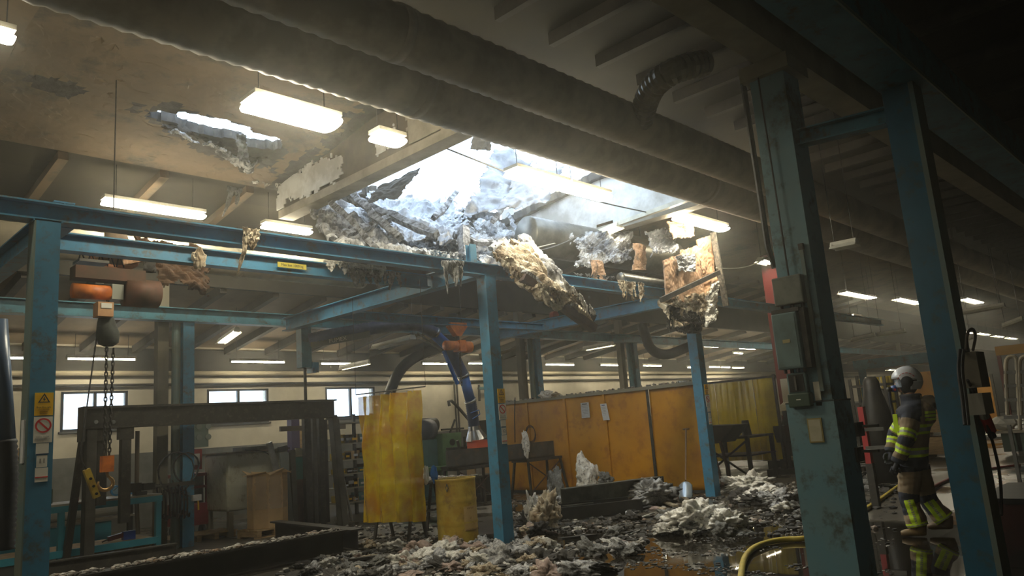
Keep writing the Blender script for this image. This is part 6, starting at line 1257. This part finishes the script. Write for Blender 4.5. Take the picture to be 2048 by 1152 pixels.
# trousers
tr = MB(); rings(tr, [(HIPC-V((0, 0, .02)), .15, .18), (HIPC+V((0, 0, .10)), .15, .19)])
for (A_, K_, N_) in ((HL, KL, AL), (HR, KR, AR)): limb(tr, [A_+V((0, 0, .04)), A_.lerp(K_, .5), K_, K_.lerp(N_, .6), N_+V((0, 0, .02))], [.145, .128, .112, .10, .118, .112])
def segt(p, A_, B_): d = B_-A_; return max(0, min(1, (p-A_).dot(d)/d.length_squared))
def tra(p):
    best = None
    for K_, N_, A_ in ((KL, AL, HL), (KR, AR, HR)):
        for q, (a, b_) in enumerate(((A_, K_), (K_, N_))):
            s = segt(p, a, b_); dd = (p-a.lerp(b_, s)).length
            if best is None or dd < best[0]: best = (dd, q, s, a.lerp(b_, s))
    _, q, s, c = best
    r = p-c; fr_ = r.dot(FWD); lf = r.dot(LFT)
    if q == 1:
        if .80 < s < .86 or .90 < s < .96: return 2
        if .86 <= s <= .90: return 3
        if s < .80 and lf > .02 and abs(fr_) < .052 : return 3 if abs(fr_) < .014 and (int(s*40) % 3) else 2
        if s < .10 or (s < .5 and fr_ > .035): return 1
        if s < .16: return 1
    if q == 0 and (s > .80): return 1
    if q == 0 and p.z > HIPC.z-.03: return 1
    return 0
remesh_obj('trousers', tr, [COAT, NAVY, HIVIS, SILV], t, .0075, tra, 3, .010, 9)
# coat
ct = MB(); up = V((0, 0, 1))
rings(ct, [(HIPC+up*.0, .155, .20), (HIPC+up*.10, .165, .215), (WA+up*.05, .165, .215), (CH-up*.06, .175, .225), (CH+up*.06-FWD*.02, .19, .25), (SHL.lerp(SHR, .5)+up*.05-FWD*.03, .175, .245), (NECK-up*.05-FWD*.02, .135, .19), (NECK-up*.005-FWD*.01, .125, .135), (NECK+up*.03, .12, .12), (NECK+up*.055, .115, .115)])
ell(ct, CH+up*.12-FWD*.13, .13, .19, .17)
for s_, S_ in ((1, SHL), (-1, SHR)): ell(ct, S_+up*.01-LFT*(.02*s_), .125, .11, .105)
for (A_, E_, W_) in ((SHL, ELL, WRL), (SHR, ELR, WRR)): limb(ct, [CH.lerp(A_, .75)+up*.04, A_, A_.lerp(E_, .5), E_, E_.lerp(W_, .5), W_], [.10, .105, .095, .088, .082, .078, .07])
def cta(p):
    best = None
    for n_, (A_, E_, W_) in enumerate(((SHL, ELL, WRL), (SHR, ELR, WRR))):
        for q, (a, b_) in enumerate(((A_, E_), (E_, W_))):
            s = segt(p, a, b_); dd = (p-a.lerp(b_, s)).length-(.10 if q == 0 else .085)
            if best is None or dd < best[0]: best = (dd, q, s)
    # trunk distance
    ax = segt(p, HIPC, NECK); c = HIPC.lerp(NECK, ax); r = p-c; td = math.hypot(r.dot(FWD)/.17, r.dot(LFT)/.215)
    if best[0] < .012 and (td > .93 or best[1] == 1):
        _, q, s = best
        if q == 0:
            if s < .25: return 1
            if .62 < s < .72 or .80 < s < .90: return 2
            if .72 <= s <= .80: return 3
            if s > .95: return 1
            return 0
        if s < .12: return 1
        if .22 < s < .34 or .44 < s < .56: return 2
        if .34 <= s <= .44: return 3
        return 0 if s < .8 else 1
    z = p.z
    zb = WA.z-.02; zc = CH.z-.05
    for z0 in (zb, zc):
        if z0-.055 < z < z0-.022 or z0+.022 < z < z0+.055: return 2
        if z0-.022 <= z <= z0+.022: return 3
    if z < zb-.055: return 1
    if z > SHL.z-.03 and r.dot(FWD) > -.10: return 1
    if r.dot(FWD) < -.13 and CH.z+.04 < z < CH.z+.16: return 2 if int((z*100)) % 4 else 0
    return 0
remesh_obj('coat', ct, [COAT, NAVY, HIVIS, SILV], t, .0075, cta, 3, .010, 8)
# hood / back bundle
hd = MB(); hd.lump(NECK-FWD*.14-up*.06, (.12, .15, .09), 12, 3, .25, 1.5, 0); hd.build('rolled_hood', mat('dark_tan_cloth', (.13, .10, .06), (.09, .07, .045), 6, .85), t, True)
MB().tube([NECK+up*.05+(FWD*math.cos(a)*.10+LFT*math.sin(a)*.10) for a in [i*.45 for i in range(15)]], .022, 8).build('neck_guard', GLOV, t, True)
# dark flash hood over neck, cheeks and back of the head
def fh(u, v):
    a = math.pi*.22+u*math.pi*1.56; e = -1.25+v*1.75; c = math.cos(e); return HEAD+up*.01+FWD*(math.cos(a)*c*.118-.01)+LFT*(math.sin(a)*c*.098)+up*(math.sin(e)*.15)
MB().grid(fh, 28, 16).build('flash_hood', GLOV, t, True, solid=.006)
# helmet with neck opening
H = HEAD+up*.040-FWD*.015
def hf(u, v):
    a = u*2*math.pi; e = -.32+v*(math.pi/2+.32); c = math.cos(e); fr_ = math.cos(a)
    low = .0
    if v < .5:
        if fr_ > .45: e = max(e, .18)          # face opening
        elif abs(math.sin(a)) > .75: e = max(e, -.05)
        c = math.cos(e)
    return H+FWD*(fr_*c*.165)+LFT*(math.sin(a)*c*.140)+up*(math.sin(e)*.155)
hs = MB().grid(hf, 48, 20).build('helmet_shell', HELM, t, True, solid=.008)
def hf2(u, v): a = math.pi*.55+u*math.pi*.9; e = -.75+v*.6; c = math.cos(e); return H+FWD*(math.cos(a)*c*.170)+LFT*(math.sin(a)*c*.143)+up*(math.sin(e)*.175)
MB().grid(hf2, 20, 8).build('helmet_neck_shell', HELM, t, True, solid=.008)
for s in (1, -1):
    e0 = HEAD+LFT*(.105*s)-FWD*.01+up*.01; MB().cyl(e0, e0+LFT*(.042*s), .066, n=24).build('ear_shell', GLOV, hs, True)
    for k in range(6):
        a = 1.9+k*.42-1.6; p = e0+LFT*(.040*s)+up*.01+(FWD*math.cos(a)+up*math.sin(a))*.096; q = e0+LFT*(.036*s)+up*.01+(FWD*math.cos(a+.26)+up*math.sin(a+.26))*.096; MB().bar(p, q, .006, .016, LFT).build('red_mark', INKR, hs)
MB().tube([H+FWD*(.15*math.cos(a))+LFT*(.125*math.sin(a))+up*.03 for a in [-.9+i*.18 for i in range(11)]], .012, 8).build('brow_rim', mat('gold_trim', (.35, .28, .15), None, 1, .4), t, True)
# breathing mask
MB().grid(lambda u, v: HEAD+FWD*(.118*math.cos((u-.5)*2.2))+LFT*(.10*math.sin((u-.5)*2.2))+up*(-.045+v*.11), 12, 8).build('mask_visor', mat('clear_visor', (.5, .6, .7), None, 1, .1, alpha=.35), t, True, solid=.003)
m0 = HEAD+FWD*.13-up*.055; MB().cyl(m0-FWD*.03, m0+FWD*.04, .045, .035, 16).build('mask_cup', mat('mask_blue', (.03, .08, .25), None, 1, .5), t, True); MB().cyl(m0+FWD*.04+LFT*.02, m0+FWD*.08+LFT*.03-up*.01, .028, n=12).build('lung_valve', BLACK, t, True)
MB().cyl(m0+LFT*.035-up*.01, m0+LFT*.05-up*.012, .014, n=10).build('red_knob', INKR, t)
MB().tube(smoothpath([m0+FWD*.06-up*.02, m0+FWD*.07-up*.12, CH+FWD*.19+up*.14, CH+FWD*.19+up*.02], 2), .016, 8).build('air_hose', GLOV, t, True)
MB().bar(CH+FWD*.17+LFT*.09+up*.14, CH+FWD*.175+LFT*.08-up*.06, .03, .05).build('chest_strap', HIVIS, t)
# gloves with fingers
def hand(W_, dirv, side, nm):
    d = V(dirv).normalized(); pn = LFT*side; ac = d.cross(pn).normalized(); g = MB()
    g.tube([W_-d*.06, W_, W_+d*.03, W_+d*.075, W_+d*.10], [.052, .045, .045, .047, .036], 12, True, .62)
    for i, (L, off) in enumerate(((.075, -.034), (.085, -.012), (.08, .012), (.065, .033))):
        r0 = W_+d*.085+ac*off; c1 = r0+d*L*.5-pn*.004; c2 = c1+(d*.65-pn*.75).normalized()*L*.38; c3 = c2+(d*.0-pn).normalized()*L*.30
        g.tube([r0-d*.02, r0, c1, c2, c3], [.013, .014, .0135, .0125, .010], 8)
    r0 = W_+d*.025-ac*.038; g.tube([r0, r0-ac*.022+d*.022-pn*.01, r0-ac*.026+d*.055-pn*.02, r0-ac*.016+d*.08-pn*.028], [.018, .017, .015, .011], 8)
    return remesh_obj(nm, g, [GLOV], t, .006, None, 2)
hand(WRL, (WRL-ELL), 1, 'glove'); hand(WRR, (WRR-ELR), -1, 'glove')
# boots
for A_, dz in ((AL, 0), (AR, .0)):
    g = MB(); z0 = A_.z-.10; c = V((A_.x, A_.y, 0)); f0 = max(0, A_.z-.10)
    g.tube([c+up*(f0+.16)-FWD*.02, c+up*(f0+.08)-FWD*.02, c+up*(f0+.055), ], [.07, .065, .06], 14)
    g.tube([c+up*(f0+.045)-FWD*.075, c+up*(f0+.05)-FWD*.03, c+up*(f0+.052)+FWD*.06, c+up*(f0+.045)+FWD*.14, c+up*(f0+.04)+FWD*.19], [.035, .05, .052, .048, .03], 14, True, .85)
    remesh_obj('boot', g, [BOOT], t, .009, None, 2)

# ---------------------------------------------------------------- thin smoke haze filling the hall
if HAZE:
    m = bpy.data.materials.new('thin_smoke'); m.use_nodes = True; t_ = m.node_tree; t_.nodes.clear()
    o_ = t_.nodes.new('ShaderNodeOutputMaterial'); v_ = t_.nodes.new('ShaderNodeVolumeScatter'); v_.inputs['Color'].default_value = (.95, .93, .85, 1); v_.inputs['Density'].default_value = HAZE; v_.inputs['Anisotropy'].default_value = .82
    t_.links.new(v_.outputs[0], o_.inputs['Volume'])
    hz = MB().bb(X0-.5, X1+.5, Y0-.5, Y1+.5, -.4, 6.9).build('smoke_haze', m); tag(hz, 'thin grey smoke haze filling the whole hall', 'smoke', kind='stuff')
